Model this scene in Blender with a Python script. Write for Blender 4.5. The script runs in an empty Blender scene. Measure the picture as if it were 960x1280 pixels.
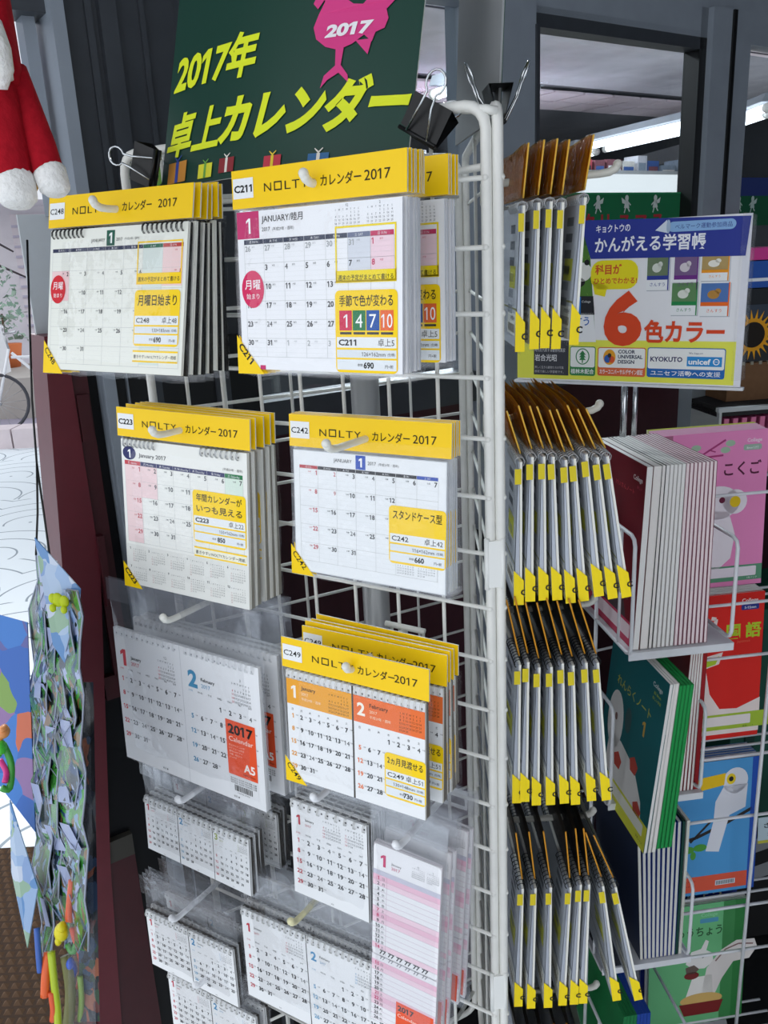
import bpy, math, random
import numpy as np
from mathutils import Matrix, Vector
R = math.radians
sc = bpy.context.scene
col = sc.collection
rnd = random.Random(7)

# ------------------------------------------------------------------ camera
F_PX, PITCH, ROLL = 1067.3, 16.98, 2.8
CAM = np.array([0, 0, 1.5])
p_, r_ = R(PITCH), R(ROLL)
fwd = np.array([0, math.cos(p_), -math.sin(p_)])
down = np.array([0, -math.sin(p_), -math.cos(p_)])
right = np.array([1., 0, 0])
cx = math.cos(r_)*right + math.sin(r_)*down
cy = -math.sin(r_)*right + math.cos(r_)*down
cam = bpy.data.cameras.new('camera')
cam.sensor_fit = 'VERTICAL'
cam.sensor_height = 36
cam.lens = F_PX/1280*36
cam.clip_start = .02
cam.clip_end = 200
cam_o = bpy.data.objects.new('camera', cam)
col.objects.link(cam_o)
cam_o.matrix_world = Matrix([[cx[0], -cy[0], -fwd[0], CAM[0]], [cx[1], -cy[1], -fwd[1], CAM[1]],
                             [cx[2], -cy[2], -fwd[2], CAM[2]], [0, 0, 0, 1]])
sc.camera = cam_o

# ------------------------------------------------------------------ sky, light, exposure
world = bpy.data.worlds.new('overcast_sky')
sc.world = world
world.use_nodes = True
wt = world.node_tree
bgn = wt.nodes['Background']
tc = wt.nodes.new('ShaderNodeTexCoord')
sx = wt.nodes.new('ShaderNodeSeparateXYZ')
rp = wt.nodes.new('ShaderNodeValToRGB')
wt.links.new(tc.outputs['Generated'], sx.inputs[0])
wt.links.new(sx.outputs['Z'], rp.inputs[0])
wt.links.new(rp.outputs[0], bgn.inputs[0])
rp.color_ramp.elements[0].color = (.92, .95, 1, 1)
rp.color_ramp.elements[1].color = (.86, .92, 1, 1)
bgn.inputs[1].default_value = 1.55
vs = sc.view_settings
vs.view_transform = 'Standard'
vs.look = 'None'
vs.gamma = 1
vs.use_curve_mapping = False
vs.exposure = -0.08
sc.cycles.transparent_max_bounces = 40
sc.cycles.max_bounces = 8


def area(name, loc, target, sx_, sy_, power, color):
    l = bpy.data.lights.new(name, 'AREA')
    l.shape = 'RECTANGLE'
    l.size, l.size_y, l.energy, l.color = sx_, sy_, power, color
    o = bpy.data.objects.new(name, l)
    col.objects.link(o)
    o.location = loc
    o.rotation_euler = (Vector(target)-Vector(loc)).to_track_quat('-Z', 'Y').to_euler()
    return o


# ------------------------------------------------------------------ materials
def lin(h):
    h = h.lstrip('#')
    c = [int(h[i:i+2], 16)/255 for i in (0, 2, 4)]
    return tuple(((x+.055)/1.055)**2.4 if x > .04045 else x/12.92 for x in c)+(1,)


_m = {}


def mat(hexc, rough=.6, metal=0, spec=.3, bump=0, vary=0, scale=60, key=''):
    k = (hexc, rough, metal, spec, bump, vary, scale, key)
    if k in _m:
        return _m[k]
    m = bpy.data.materials.new('paint_'+hexc.strip('#'))
    m.use_nodes = True
    t = m.node_tree
    b = t.nodes['Principled BSDF']
    b.inputs['Base Color'].default_value = lin(hexc)
    b.inputs['Roughness'].default_value = rough
    b.inputs['Metallic'].default_value = metal
    b.inputs['Specular IOR Level'].default_value = spec
    if bump or vary:
        tcn = t.nodes.new('ShaderNodeTexCoord')
        n = t.nodes.new('ShaderNodeTexNoise')
        n.inputs['Scale'].default_value = scale
        n.inputs['Detail'].default_value = 5
        t.links.new(tcn.outputs['Object'], n.inputs['Vector'])
        if vary:
            r = t.nodes.new('ShaderNodeMapRange')
            r.inputs[1].default_value, r.inputs[2].default_value = .3, .7
            r.inputs[3].default_value, r.inputs[4].default_value = 1-vary, 1+vary
            mx = t.nodes.new('ShaderNodeVectorMath')
            mx.operation = 'SCALE'
            mx.inputs[0].default_value = lin(hexc)[:3]
            t.links.new(n.outputs['Fac'], r.inputs[0])
            t.links.new(r.outputs[0], mx.inputs['Scale'])
            t.links.new(mx.outputs[0], b.inputs['Base Color'])
        if bump:
            bn = t.nodes.new('ShaderNodeBump')
            bn.inputs['Strength'].default_value = bump
            bn.inputs['Distance'].default_value = .002
            t.links.new(n.outputs['Fac'], bn.inputs['Height'])
            t.links.new(bn.outputs[0], b.inputs['Normal'])
    _m[k] = m
    return m


def emit(hexc, s):
    m = bpy.data.materials.new('light_'+hexc.strip('#'))
    m.use_nodes = True
    t = m.node_tree
    t.nodes.clear()
    o = t.nodes.new('ShaderNodeOutputMaterial')
    e = t.nodes.new('ShaderNodeEmission')
    e.inputs[0].default_value = lin(hexc)
    e.inputs[1].default_value = s
    t.links.new(e.outputs[0], o.inputs[0])
    return m


def film(name, tint='#ffffff', lo=.03, hi=.5, milk=0., milkc='#cfd2d6', rough=.12, bump=.5, scale=30):
    """thin clear plastic: see-through, glossy towards grazing angles, a little milky"""
    m = bpy.data.materials.new(name)
    m.use_nodes = True
    t = m.node_tree
    t.nodes.clear()
    N = t.nodes.new
    o = N('ShaderNodeOutputMaterial')
    tr = N('ShaderNodeBsdfTransparent')
    tr.inputs[0].default_value = lin(tint)
    gl = N('ShaderNodeBsdfGlossy')
    gl.inputs['Roughness'].default_value = rough
    gl.inputs['Color'].default_value = (.95, .96, 1, 1)
    di = N('ShaderNodeBsdfDiffuse')
    di.inputs[0].default_value = lin(milkc)
    lw = N('ShaderNodeLayerWeight')
    lw.inputs[0].default_value = .3
    mr = N('ShaderNodeMapRange')
    mr.inputs[3].default_value, mr.inputs[4].default_value = lo, hi
    m1, m2 = N('ShaderNodeMixShader'), N('ShaderNodeMixShader')
    m1.inputs[0].default_value = milk
    tcn = N('ShaderNodeTexCoord')
    nz = N('ShaderNodeTexNoise')
    nz.inputs['Scale'].default_value = scale
    nz.inputs['Detail'].default_value = 3
    bn = N('ShaderNodeBump')
    bn.inputs['Strength'].default_value = bump
    bn.inputs['Distance'].default_value = .01
    L = t.links.new
    L(tcn.outputs['Object'], nz.inputs['Vector'])
    L(nz.outputs['Fac'], bn.inputs['Height'])
    L(bn.outputs[0], gl.inputs['Normal'])
    L(lw.outputs['Facing'], mr.inputs[0])
    L(tr.outputs[0], m1.inputs[1])
    L(di.outputs[0], m1.inputs[2])
    L(mr.outputs[0], m2.inputs[0])
    L(m1.outputs[0], m2.inputs[1])
    L(gl.outputs[0], m2.inputs[2])
    L(m2.outputs[0], o.inputs[0])
    return m


FILM = film('clear_film', lo=.012, hi=.2)
FILM_HEAD = film('stiff_clear_film', lo=.02, hi=.22, milk=.05, milkc='#a9acb4', scale=18)
AMBER = film('amber_film', tint='#e0a53a', lo=.03, hi=.3, milk=.35, milkc='#b97d1c', scale=40)
GLASS = film('window_glass', tint='#e8eef0', lo=.015, hi=.5, rough=.02, bump=0)
ACRYL = film('grey_acrylic', tint='#b9bdc6', lo=.03, hi=.4, milk=.25, milkc='#8d929c', rough=.08, bump=.05)
WIRE = mat('#e9e8e2', .35, 0, .5, vary=.03)
WIREB = mat('#dfe0e4', .4, 0, .5, vary=.03)
CHROME = mat('#cfd2d4', .18, 1)
STEEL = mat('#b9bbbd', .3, 1)
BLACKP = mat('#101112', .4, 0, .4, vary=.1)
FRAME = mat('#8a929c', .4, .1, .5, bump=.04, vary=.05, scale=25)
FRAMED = mat('#3c4046', .4, .2, .5, bump=.04, vary=.08, scale=25)
YEL = mat('#fdcf02', .45, 0, .35)
PAPER = mat('#f1f2f0', .6)


# ------------------------------------------------------------------ object helpers
def link(name, data, parent=None, loc=None, rot=None):
    o = bpy.data.objects.new(name, data)
    col.objects.link(o)
    if parent:
        o.parent = parent
    if loc is not None:
        o.location = loc
    if rot is not None:
        o.rotation_euler = rot
    return o


def tag(o, label=None, cat=None, group=None, kind=None):
    for k, v in (('label', label), ('category', cat), ('group', group), ('kind', kind)):
        if v:
            o[k] = v
    return o


def empty(name, loc=(0, 0, 0), rot=(0, 0, 0), label=None, cat=None, group=None):
    o = link(name, None, None, loc, rot)
    o.empty_display_size = .02
    return tag(o, label, cat, group)


def structure(o):
    o['kind'] = 'structure'
    return o


def copy_tree(o, parent=None):
    c = o.copy()
    col.objects.link(c)
    if parent:
        c.parent = parent
    for ch in list(o.children):
        copy_tree(ch, c)
    return c


class MB:
    def __init__(s):
        s.v, s.f, s.m, s.mats, s.sm = [], [], [], [], []

    def mi(s, m):
        if m not in s.mats:
            s.mats.append(m)
        return s.mats.index(m)

    def add(s, vs_, fs, m, smooth=False):
        b = len(s.v)
        s.v += [tuple(v) for v in vs_]
        i = s.mi(m)
        for f in fs:
            s.f.append([b+k for k in f])
            s.m.append(i)
            s.sm.append(smooth)
        return s

    def box(s, x0, x1, y0, y1, z0, z1, m, mtx=None, bev=0):
        vs_ = [(x, y, z) for z in (z0, z1) for y in (y0, y1) for x in (x0, x1)]
        if mtx:
            vs_ = [mtx @ Vector(v) for v in vs_]
        return s.add(vs_, [(0, 2, 3, 1), (4, 5, 7, 6), (0, 1, 5, 4), (2, 6, 7, 3), (0, 4, 6, 2), (1, 3, 7, 5)], m)

    def tube(s, pts, r, m, n=8, caps=True, closed=False):
        pts = [Vector(p) for p in pts]
        L = len(pts)
        rs = r if isinstance(r, (list, tuple)) else [r]*L
        ring = []
        up = None
        for i, p in enumerate(pts):
            if closed:
                t = pts[(i+1) % L]-pts[i-1]
            else:
                t = pts[min(i+1, L-1)]-pts[max(i-1, 0)]
            t.normalize()
            if up is None:
                up = Vector((0, 0, 1)) if abs(t.z) < .9 else Vector((1, 0, 0))
            a = up-t*up.dot(t)
            if a.length < 1e-5:
                a = t.orthogonal()
            a.normalize()
            up = a
            b = t.cross(a)
            ring.append([p+(a*math.cos(2*math.pi*k/n)+b*math.sin(2*math.pi*k/n))*rs[i] for k in range(n)])
        vs_ = [v for q in ring for v in q]
        fs = []
        for i in range(L if closed else L-1):
            j = (i+1) % L
            for k in range(n):
                fs.append((i*n+k, i*n+(k+1) % n, j*n+(k+1) % n, j*n+k))
        if caps and not closed:
            fs.append(tuple(range(n-1, -1, -1)))
            fs.append(tuple((L-1)*n+k for k in range(n)))
        return s.add(vs_, fs, m, True)

    def ball(s, c, rx, ry, rz, m, n=12, k=8):
        vs_ = [(c[0], c[1], c[2]+rz)]
        for i in range(1, k):
            a = math.pi*i/k
            for j in range(n):
                b = 2*math.pi*j/n
                vs_.append((c[0]+rx*math.sin(a)*math.cos(b), c[1]+ry*math.sin(a)*math.sin(b), c[2]+rz*math.cos(a)))
        vs_.append((c[0], c[1], c[2]-rz))
        fs = [(0, 1+j, 1+(j+1) % n) for j in range(n)]
        for i in range(k-2):
            for j in range(n):
                fs.append((1+i*n+j, 1+(i+1)*n+j, 1+(i+1)*n+(j+1) % n, 1+i*n+(j+1) % n))
        e = len(vs_)-1
        fs += [(e, 1+(k-2)*n+(j+1) % n, 1+(k-2)*n+j) for j in range(n)]
        return s.add(vs_, fs, m, True)

    def grid(s, P, m, smooth=True):
        h, w = len(P), len(P[0])
        return s.add([q for row in P for q in row],
                     [(i*w+j, (i+1)*w+j, (i+1)*w+j+1, i*w+j+1) for i in range(h-1) for j in range(w-1)], m, smooth)

    def mesh(s, name):
        me = bpy.data.meshes.new(name)
        me.from_pydata(s.v, [], s.f)
        for m in s.mats:
            me.materials.append(m)
        me.polygons.foreach_set('material_index', s.m)
        me.polygons.foreach_set('use_smooth', s.sm)
        me.update()
        return me

    def build(s, name, parent=None, loc=None, rot=None):
        return link(name, s.mesh(name), parent, loc, rot)


# ------------------------------------------------------------------ flat printing (lettering and shapes, in mm, x right, y down)
_g = {}


def raw_glyph(s, bold, res):
    c = bpy.data.curves.new('t', 'FONT')
    c.body = s
    c.resolution_u = res
    c.offset = bold
    o = bpy.data.objects.new('t', c)
    me = bpy.data.meshes.new_from_object(o)
    n = len(me.vertices)
    v = np.empty(n*3)
    me.vertices.foreach_get('co', v)
    ar = sum(p.area for p in me.polygons)
    out = v.reshape(-1, 3)[:, :2], [list(p.vertices) for p in me.polygons], ar
    bpy.data.objects.remove(o)
    bpy.data.curves.remove(c)
    bpy.data.meshes.remove(me)
    return out


def safe_glyph(s, bold, res):
    """the heaviest weight up to bold whose outline still fills properly"""
    if not bold:
        return raw_glyph(s, 0, res)
    a0 = raw_glyph(s, 0, res)[2]
    k = max(raw_glyph(s, .002, res)[2]-a0, .004*abs(a0))/.002
    best = None
    for f in (1, .93, .86, .78, .7, .6, .5, .4, .25):
        g_ = raw_glyph(s, bold*f, res)
        if g_[2] > a0+k*bold*f*(.55 if bold > .012 else .75):
            return g_
    return raw_glyph(s, 0, res)


def glyph(s, bold, res=1):
    k = (s, bold, res)
    if k not in _g:
        if len(s) > 1 and bold and all(ord(q_) > 0x2fff for q_ in s):
            vs_, f = [], []
            n = 0
            for i, q_ in enumerate(s):
                a_, b_, _ = safe_glyph(q_, bold, res)
                f += [[n+j for j in p] for p in b_]
                vs_.append(a_+np.array([i, 0]))
                n += len(a_)
            v = np.vstack(vs_)
        else:
            v, f, _ = safe_glyph(s, bold, res) if ord(s[0]) > 0x2fff or len(s) > 3 or bold > .02 else raw_glyph(s, bold, res)
        if '1' in s:          # give the numeral one its flag
            add, nv = [], len(v)
            use = {}
            for q_ in f:
                for k_ in q_:
                    use.setdefault(k_, set()).update(q_)
            for q_ in {tuple(sorted(use[k_])) for k_ in use}:
                q_ = list(q_)
                if len(q_) == 4 and all(use[k_] <= set(q_) for k_ in q_):
                    X, Y = v[q_, 0], v[q_, 1]
                    if X.max()-X.min() < .25 and -.08 < Y.min() < .01 and .66 < Y.max() < .76:
                        x0, y1, w_ = X.min(), Y.max(), X.max()-X.min()
                        add += [(x0+.01, y1), (x0-.15, y1-.12), (x0-.15, y1-.12-w_*.95), (x0+.01, y1-w_*1.0)]
                        f.append([nv, nv+1, nv+2, nv+3])
                        nv += 4
            if add:
                v = np.vstack([v, np.array(add)])
        _g[k] = (v, f)
    return _g[k]


class Print:
    """ink on a flat sheet: x right, y down, millimetres; origin at the sheet's top left"""

    def __init__(s, step=.12):
        s.b = MB()
        s.k = 0
        s.step = step

    def _p(s, pts, lay):
        y = -lay*s.step
        return [(a/1000, y/1000, -b/1000) for a, b in pts]

    def poly(s, pts, c, lay=1):
        s.b.add(s._p(pts, lay), [tuple(range(len(pts)-1, -1, -1))], mat(c, .5))
        return s

    def rect(s, x, y, w, h, c, lay=1):
        return s.poly([(x, y), (x+w, y), (x+w, y+h), (x, y+h)], c, lay)

    def rrect(s, x, y, w, h, r, c, lay=1):
        pts = []
        for qx, qy, a0 in ((x+w-r, y+r, -90), (x+w-r, y+h-r, 0), (x+r, y+h-r, 90), (x+r, y+r, 180)):
            for k in range(5):
                a = R(a0+k*22.5)
                pts.append((qx+r*math.cos(a), qy+r*math.sin(a)))
        return s.poly(pts, c, lay)

    def frame(s, x, y, w, h, t, c, lay=1):
        s.rect(x, y, w, t, c, lay)
        s.rect(x, y+h-t, w, t, c, lay)
        s.rect(x, y+t, t, h-2*t, c, lay)
        return s.rect(x+w-t, y+t, t, h-2*t, c, lay)

    def disc(s, x, y, rx, ry, c, lay=1, n=24):
        return s.poly([(x+rx*math.cos(2*math.pi*k/n), y+ry*math.sin(2*math.pi*k/n)) for k in range(n)], c, lay)

    def line(s, pts, t, c, lay=1):
        for (a, b), (d, e) in zip(pts, pts[1:]):
            L = math.hypot(d-a, e-b) or 1
            nx, ny = -(e-b)/L*t/2, (d-a)/L*t/2
            s.poly([(a-nx, b-ny), (a+nx, b+ny), (d+nx, e+ny), (d-nx, e-ny)][::-1], c, lay)
        return s

    def text(s, x, y, t, size, c='#222222', lay=2, al='l', bold=0., w=None, rot=0, shear=0, res=0, sx=1.):
        res = res or (1 if size < 4 else 2 if size < 9 else 4)
        v, f = glyph(t, bold, res)
        if not len(v):
            return s
        x0, x1 = v[:, 0].min(), v[:, 0].max()
        kx = size*sx if w is None else w/(x1-x0)
        px = (v[:, 0]-(x0 if al == 'l' else x1 if al == 'r' else (x0+x1)/2))*kx
        py = -v[:, 1]*size
        px = px-py*shear
        ca, sa = math.cos(R(rot)), math.sin(R(rot))
        X = x+px*ca-py*sa
        Y = y+px*sa+py*ca
        yy = -lay*s.step/1000
        s.b.add([(a/1000, yy, -b/1000) for a, b in zip(X, Y)], f, mat(c, .5))
        return s

    def build(s, name, parent=None, loc=None, rot=None, warp=None):
        if warp:
            s.b.v = [warp(v) for v in s.b.v]
        return s.b.build(name, parent, loc, rot)


def mini(P, x, y, w, h, start, days, c='#55585c', title=None, lay=2, sun=None):
    """a tiny month table"""
    if title:
        P.text(x+w/2, y+h*.11, title, h*.15, c, lay, 'c')
    cw, rh = w/7, h/7.2
    for i, d in enumerate('SMTWTFS'):
        P.text(x+(i+.5)*cw, y+rh*1.9, d, rh*.75, c, lay, 'c')
    for d in range(1, days+1):
        q = start+d-1
        cc = sun if (sun and q % 7 == 0) else c
        P.text(x+(q % 7+.5)*cw, y+rh*(2.9+q//7), str(d), rh*.85, cc, lay, 'c')


def table(P, x, y, w, h, rows, start, days, c='#2c2e31', headcols=None, headnames=None, size=4, al='r', hh=3.4,
          reds=(0,), redc='#c33b46', line='#b9bbb8', prev=0, nxt=0, notes=True, shade=None, skip=()):
    cw, rh = w/7, h/rows
    for i in range(7):
        if headcols:
            P.rect(x+i*cw, y-hh, cw-.3, hh, headcols[i], 1)
            if headnames:
                P.text(x+(i+.5)*cw, y-hh*.22, headnames[i], hh*.72, '#e8e8ea', 2, 'c')
    for i in range(8):
        P.rect(x+i*cw-.12, y, .24, h, line, 1)
    for j in range(rows+1):
        P.rect(x, y+j*rh-.12, w, .24, line, 1)
        if j < rows:
            for k in (1, 2, 3):
                P.rect(x+.5, y+(j+k/4)*rh-.05, w-1, .1, '#d5d6d4', 1)
    for q in range(rows*7):
        d = q-start+1
        i, j = q % 7, q//7
        if (i, j) in skip:
            continue
        cc = redc if i in reds else c
        if d < 1:
            if not prev:
                continue
            d, cc = prev+d, '#a9abad'
        elif d > days:
            if not nxt:
                continue
            d, cc = d-days, '#b4b6b8'
        if al == 'r':
            P.text(x+(i+1)*cw-1, y+j*rh+size*.98, str(d), size*1.08, cc, 2, 'r', bold=.022)
            if notes:
                P.text(x+(i+1)*cw-1-size*1.25, y+j*rh+size*.6, '先勝' if q % 3 else '仏滅', size*.3, cc, 2, 'r')
        else:
            P.text(x+i*cw+1, y+j*rh+size*.98, str(d), size*1.08, cc, 2, 'l', bold=.022)
            if notes:
                P.text(x+i*cw+1+size*1.3, y+j*rh+size*.5, '大安' if q % 3 else '友引', size*.3, cc, 2, 'l')


def sticker(P, x, y, w, lines, code, desk, dims, price, lay=3, th=20, fs=7):
    """the yellow price label with white rows"""
    h = th+27
    P.rrect(x, y, w, h, 4, '#ffd60a', lay)
    yy = y+fs*1.25
    for l in lines:
        P.text(x+w/2, yy, l, fs, '#1b1b1b', lay+1, 'c', bold=.012, w=w*.86)
        yy += fs*1.35
    P.rect(x+1.2, y+th, w-2.4, 8, '#eef0f0', lay+1)
    P.text(x+3, y+th+6.2, code, 6.2, '#151515', lay+2, 'l', bold=.03, w=17)
    P.text(x+w-3, y+th+6.3, desk, 6.2, '#333333', lay+2, 'r')
    P.rect(x+1.2, y+th+9.6, w-2.4, 6, '#e3e8ec', lay+1)
    P.text(x+w-11, y+th+14.3, dims, 4.4, '#333333', lay+2, 'r')
    P.text(x+w-2.5, y+th+13.8, '(仕様)', 2.6, '#444444', lay+2, 'r')
    P.rect(x+1.2, y+th+17, w-2.4, 8, '#e9edf0', lay+1)
    P.text(x+w*.36, y+th+22, '本体', 2.6, '#222222', lay+2, 'l')
    P.text(x+w*.46, y+th+23.4, price, 6.4, '#151515', lay+2, 'l', bold=.03)
    P.text(x+w-4, y+th+23, '円+税', 3, '#222222', lay+2, 'r')


def corner(P, h, code, x=-5, y0=None, s=28, c='#fdd300'):
    """the diagonal yellow code label over the bottom left corner"""
    P.poly([(x, h-s+4), (x, h+4), (x+s*.92, h+4)], c, 4)
    P.text(x+1.2, h-s+13.5, code, 8, '#151515', 5, 'l', bold=.03, rot=48, w=20)


def header_print(P, w, code, h=30):
    P.rect(1.5, 6.5, 22, 15.5, '#f0f1f1', 1)
    P.text(12.5, 17.2, code, 7.6, '#151515', 2, 'c', bold=.03, w=19.5)
    x = 35
    P.text(x, 18.6, 'N', 9.3, '#221d06', 1, w=7.5, bold=-.004)
    P.frame(x+10.5, 11.8, 8, 6.8, 1, '#221d06', 1)
    P.text(x+21.5, 18.6, 'L', 9.3, '#221d06', 1, w=6, bold=-.004)
    P.text(x+29, 18.6, 'T', 9.3, '#221d06', 1, w=7.5, bold=-.004)
    P.text(x+38, 18.6, 'Y', 9.3, '#221d06', 1, w=7, bold=-.004)
    k = w/170
    P.text(92*k, 18.9, 'カレンダー', 9.2, '#221d06', 1, w=38, bold=.008)
    P.text(133*k, 18.9, '2017', 10.4, '#221d06', 1, w=23)


def rings(x0, x1, n, r, m, y=0, z=0, tight=.55):
    """a row of double wire loops, seen on the top edge of a pad (metres)"""
    b = MB()
    for i in range(n):
        x = x0+(x1-x0)*i/max(n-1, 1)
        for dx in (-.0007, .0007):
            b.tube([(x+dx+.0006*math.sin(a), y-r*.2+r*math.cos(a), z-r*tight+r*1.15*math.sin(a))
                    for a in [R(t) for t in range(-150, 211, 40)]], .00042, m, 4, caps=False)
    return b


def holes(P, x0, x1, n, y, c='#3a3b3d'):
    for i in range(n):
        x = x0+(x1-x0)*i/max(n-1, 1)
        P.rect(x-.9, y-.9, 1.8, 1.8, c, 2)


def bag_mesh(x0, x1, z0, z1, t, seed, m, nx=9, nz=9, wrink=.0014, back=True):
    """a clear bag around the thing: two wrinkled sheets that meet in crimped seams"""
    q = random.Random(seed)
    b = MB()
    ph = [q.uniform(0, 6) for _ in range(6)]
    for sgn in ((-1, 1) if back else (-1,)):
        P = []
        for i in range(nz):
            fz = i/(nz-1)
            row = []
            for j in range(nx):
                fx = j/(nx-1)
                edge = min(1, min(fx, 1-fx)*7, min(fz, (1-fz))*7)
                y = sgn*(t*edge+wrink*edge*abs(math.sin(fx*9+ph[0]+3*fz)*math.sin(fz*11+ph[1])))
                jx = q.uniform(-1, 1)*.0012*(fx in (0, 1))
                jz = q.uniform(-1, 1)*.002*(fz == 0)
                row.append((x0+(x1-x0)*fx+jx, y+(t*.15*math.sin(fz*25+ph[2]) if fx in (0, 1) else 0), z0+(z1-z0)*fz+jz))
            P.append(row)
        b.grid(P, m)
    return b


# ------------------------------------------------------------------ the calendar designs
# local frame of a pack: origin at the hook hole, X right, Z up, the front looks towards -Y
NAVY = '#2d3350'


def design_c248():
    W, H = 183, 133
    P = Print()
    P.rect(0, 0, W, H, '#edeee4', 0)
    P.text(78, 13, 'JANUARY', 4.4, '#444444', 2, 'r')
    P.rect(80, 3, 11, 14, '#1c5a48', 1)
    P.text(85.5, 14.5, '1', 13, '#f2f4f0', 2, 'c', bold=.03)
    P.text(93, 13, '2017', 4.2, '#555555', 2)
    P.text(104, 12.6, '(平成29年・酉年)', 2.6, '#666666', 2)
    x, y, w, h = 4, 21, 175, 106
    P.rect(x+5*w/7, y, w/7, h*.98, '#dde6df', 1)
    P.rect(x+6*w/7, y, w/7, h/6*1.9, '#f2d3d0', 1)
    P.rect(x, y+h/6, w/7, h/6*1.6, '#f3cfcf', 1)
    table(P, x, y, w, h, 6, 6, 31, headcols=[NAVY]*5+['#2f6b50', '#c0443f'],
          headnames=['月 MON', '火 TUE', '水 WED', '木 THU', '金 FRI', '土 SAT', '日 SUN'], size=5, reds=(6,),
          skip={(5, 1), (6, 2), (5, 2), (4, 2), (0, 2), (5, 3), (6, 3), (5, 4), (6, 4)})
    P.disc(13.5, 56, 11, 13.5, '#d6202f', 3)
    P.text(13.5, 55.5, '月曜', 8, '#ffffff', 4, 'c', bold=.004, w=15)
    P.text(13.5, 63.5, '始まり', 4.6, '#ffffff', 4, 'c', w=12.5)
    P.frame(122, 15, 56, 38, 1.3, '#ffd60a', 3)
    P.rect(122, 43, 56, 10, '#ffd60a', 3)
    P.text(150, 50.2, '週末の予定がまとめて書ける', 4.6, '#1b1b1b', 4, 'c', bold=.004, w=52)
    sticker(P, 121, 58, 57, ['月曜日始まり'], 'C248', '卓上48', '133×183mm', '690', th=23, fs=10.5)
    P.rect(121, 112, 57, 1.6, '#ffd60a', 3)
    P.rect(121, 113.6, 57, 8, '#f4f1dc', 3)
    P.rect(121, 121, 57, 1.6, '#ffd60a', 3)
    P.text(149.5, 119, '書きやすいNOLTYカレンダー用紙', 3.6, '#1b1b1b', 4, 'c', bold=.004, w=54)
    corner(P, H, 'C248', s=32)
    return dict(w=W, h=H, code='C248', page=P, stand=('#18191b', 6), ring=[(.006, .048, 8), (.130, .178, 9)],
                ringc=mat('#1a1b1d', .4), block=.0022, edge='#e9e9e2')


def design_c211():
    W, H = 162, 126
    P = Print()
    P.rect(0, 0, W, H, '#f3f3f5', 0)
    P.rect(0, 0, 24, 21, '#c8366e', 1)
    P.text(12.5, 17, '1', 17, '#ffffff', 2, 'c', bold=.01)
    P.text(27, 9, 'JANUARY/睦月', 6.6, '#333333', 2, bold=.004)
    P.text(27, 16, '2017', 4.4, '#333333', 2)
    P.text(38, 16, '(平成29年・酉年)', 3, '#555555', 2)
    mini(P, 100, 1, 25, 18, 4, 31, title='12')
    mini(P, 130, 1, 25, 18, 3, 28, title='2')
    x, y, w, h = 7, 25.5, 148, 90
    P.rect(x+5*w/7, y, w/7, h*.28, '#dcdfe6', 1)
    P.rect(x+6*w/7, y, w/7, h*.28, '#f3d5dd', 1)
    table(P, x, y, w, h, 6, 6, 31, headcols=['#3b4256']*5+['#6f7791', '#c83a63'],
          headnames=['月 MON', '火 TUE', '水 WED', '木 THU', '金 FRI', '土 SAT', '日 SUN'], size=5.6, al='l',
          reds=(6,), redc='#cf3f66', prev=31, nxt=1, hh=3.6,
          skip={(0, 1), (0, 2)} | {(i, j) for i in (5, 6) for j in (2, 3, 4, 5)})
    P.disc(15, 61, 12.2, 15, '#d81f5b', 3)
    P.text(15, 60.5, '月曜', 8.6, '#ffffff', 4, 'c', bold=.004, w=17)
    P.text(15, 68.5, '始まり', 5, '#ffffff', 4, 'c', w=14)
    P.frame(101, 17, 56, 41, 1.4, '#f6dc1a', 3)
    P.rect(101, 49.5, 56, 9, '#f6dc1a', 3)
    P.text(129, 56.3, '週末の予定がまとめて書ける', 4.4, '#1b1b1b', 4, 'c', bold=.004, w=51)
    x, y, w = 100, 64, 58
    sticker(P, x, y, w, ['季節で色が変わる'], 'C211', '卓上5', '126×162mm', '690', th=35, fs=9)
    for i, (n_, c) in enumerate((('1', '#d3244f'), ('4', '#167a49'), ('7', '#1454a4'), ('10', '#ee6c35'))):
        P.rect(x+4+i*12.8, y+15, 12, 15, c, 4)
        P.text(x+10+i*12.8, y+27.8, n_, 14.5, '#ffffff', 5, 'c', w=(10 if n_ == '10' else None))
        P.rect(x+4.5+i*12.8, y+31.2, 11, 1.8, '#3c3c3c', 4)
    P.rect(20, H-3.5, 6, 3.5, '#c8366e', 1)
    corner(P, H, 'C211', s=32)
    return dict(w=W, h=H, code='C211', page=P, stand=None, ring=[], block=.0016, edge='#dfe1e8')


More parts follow.
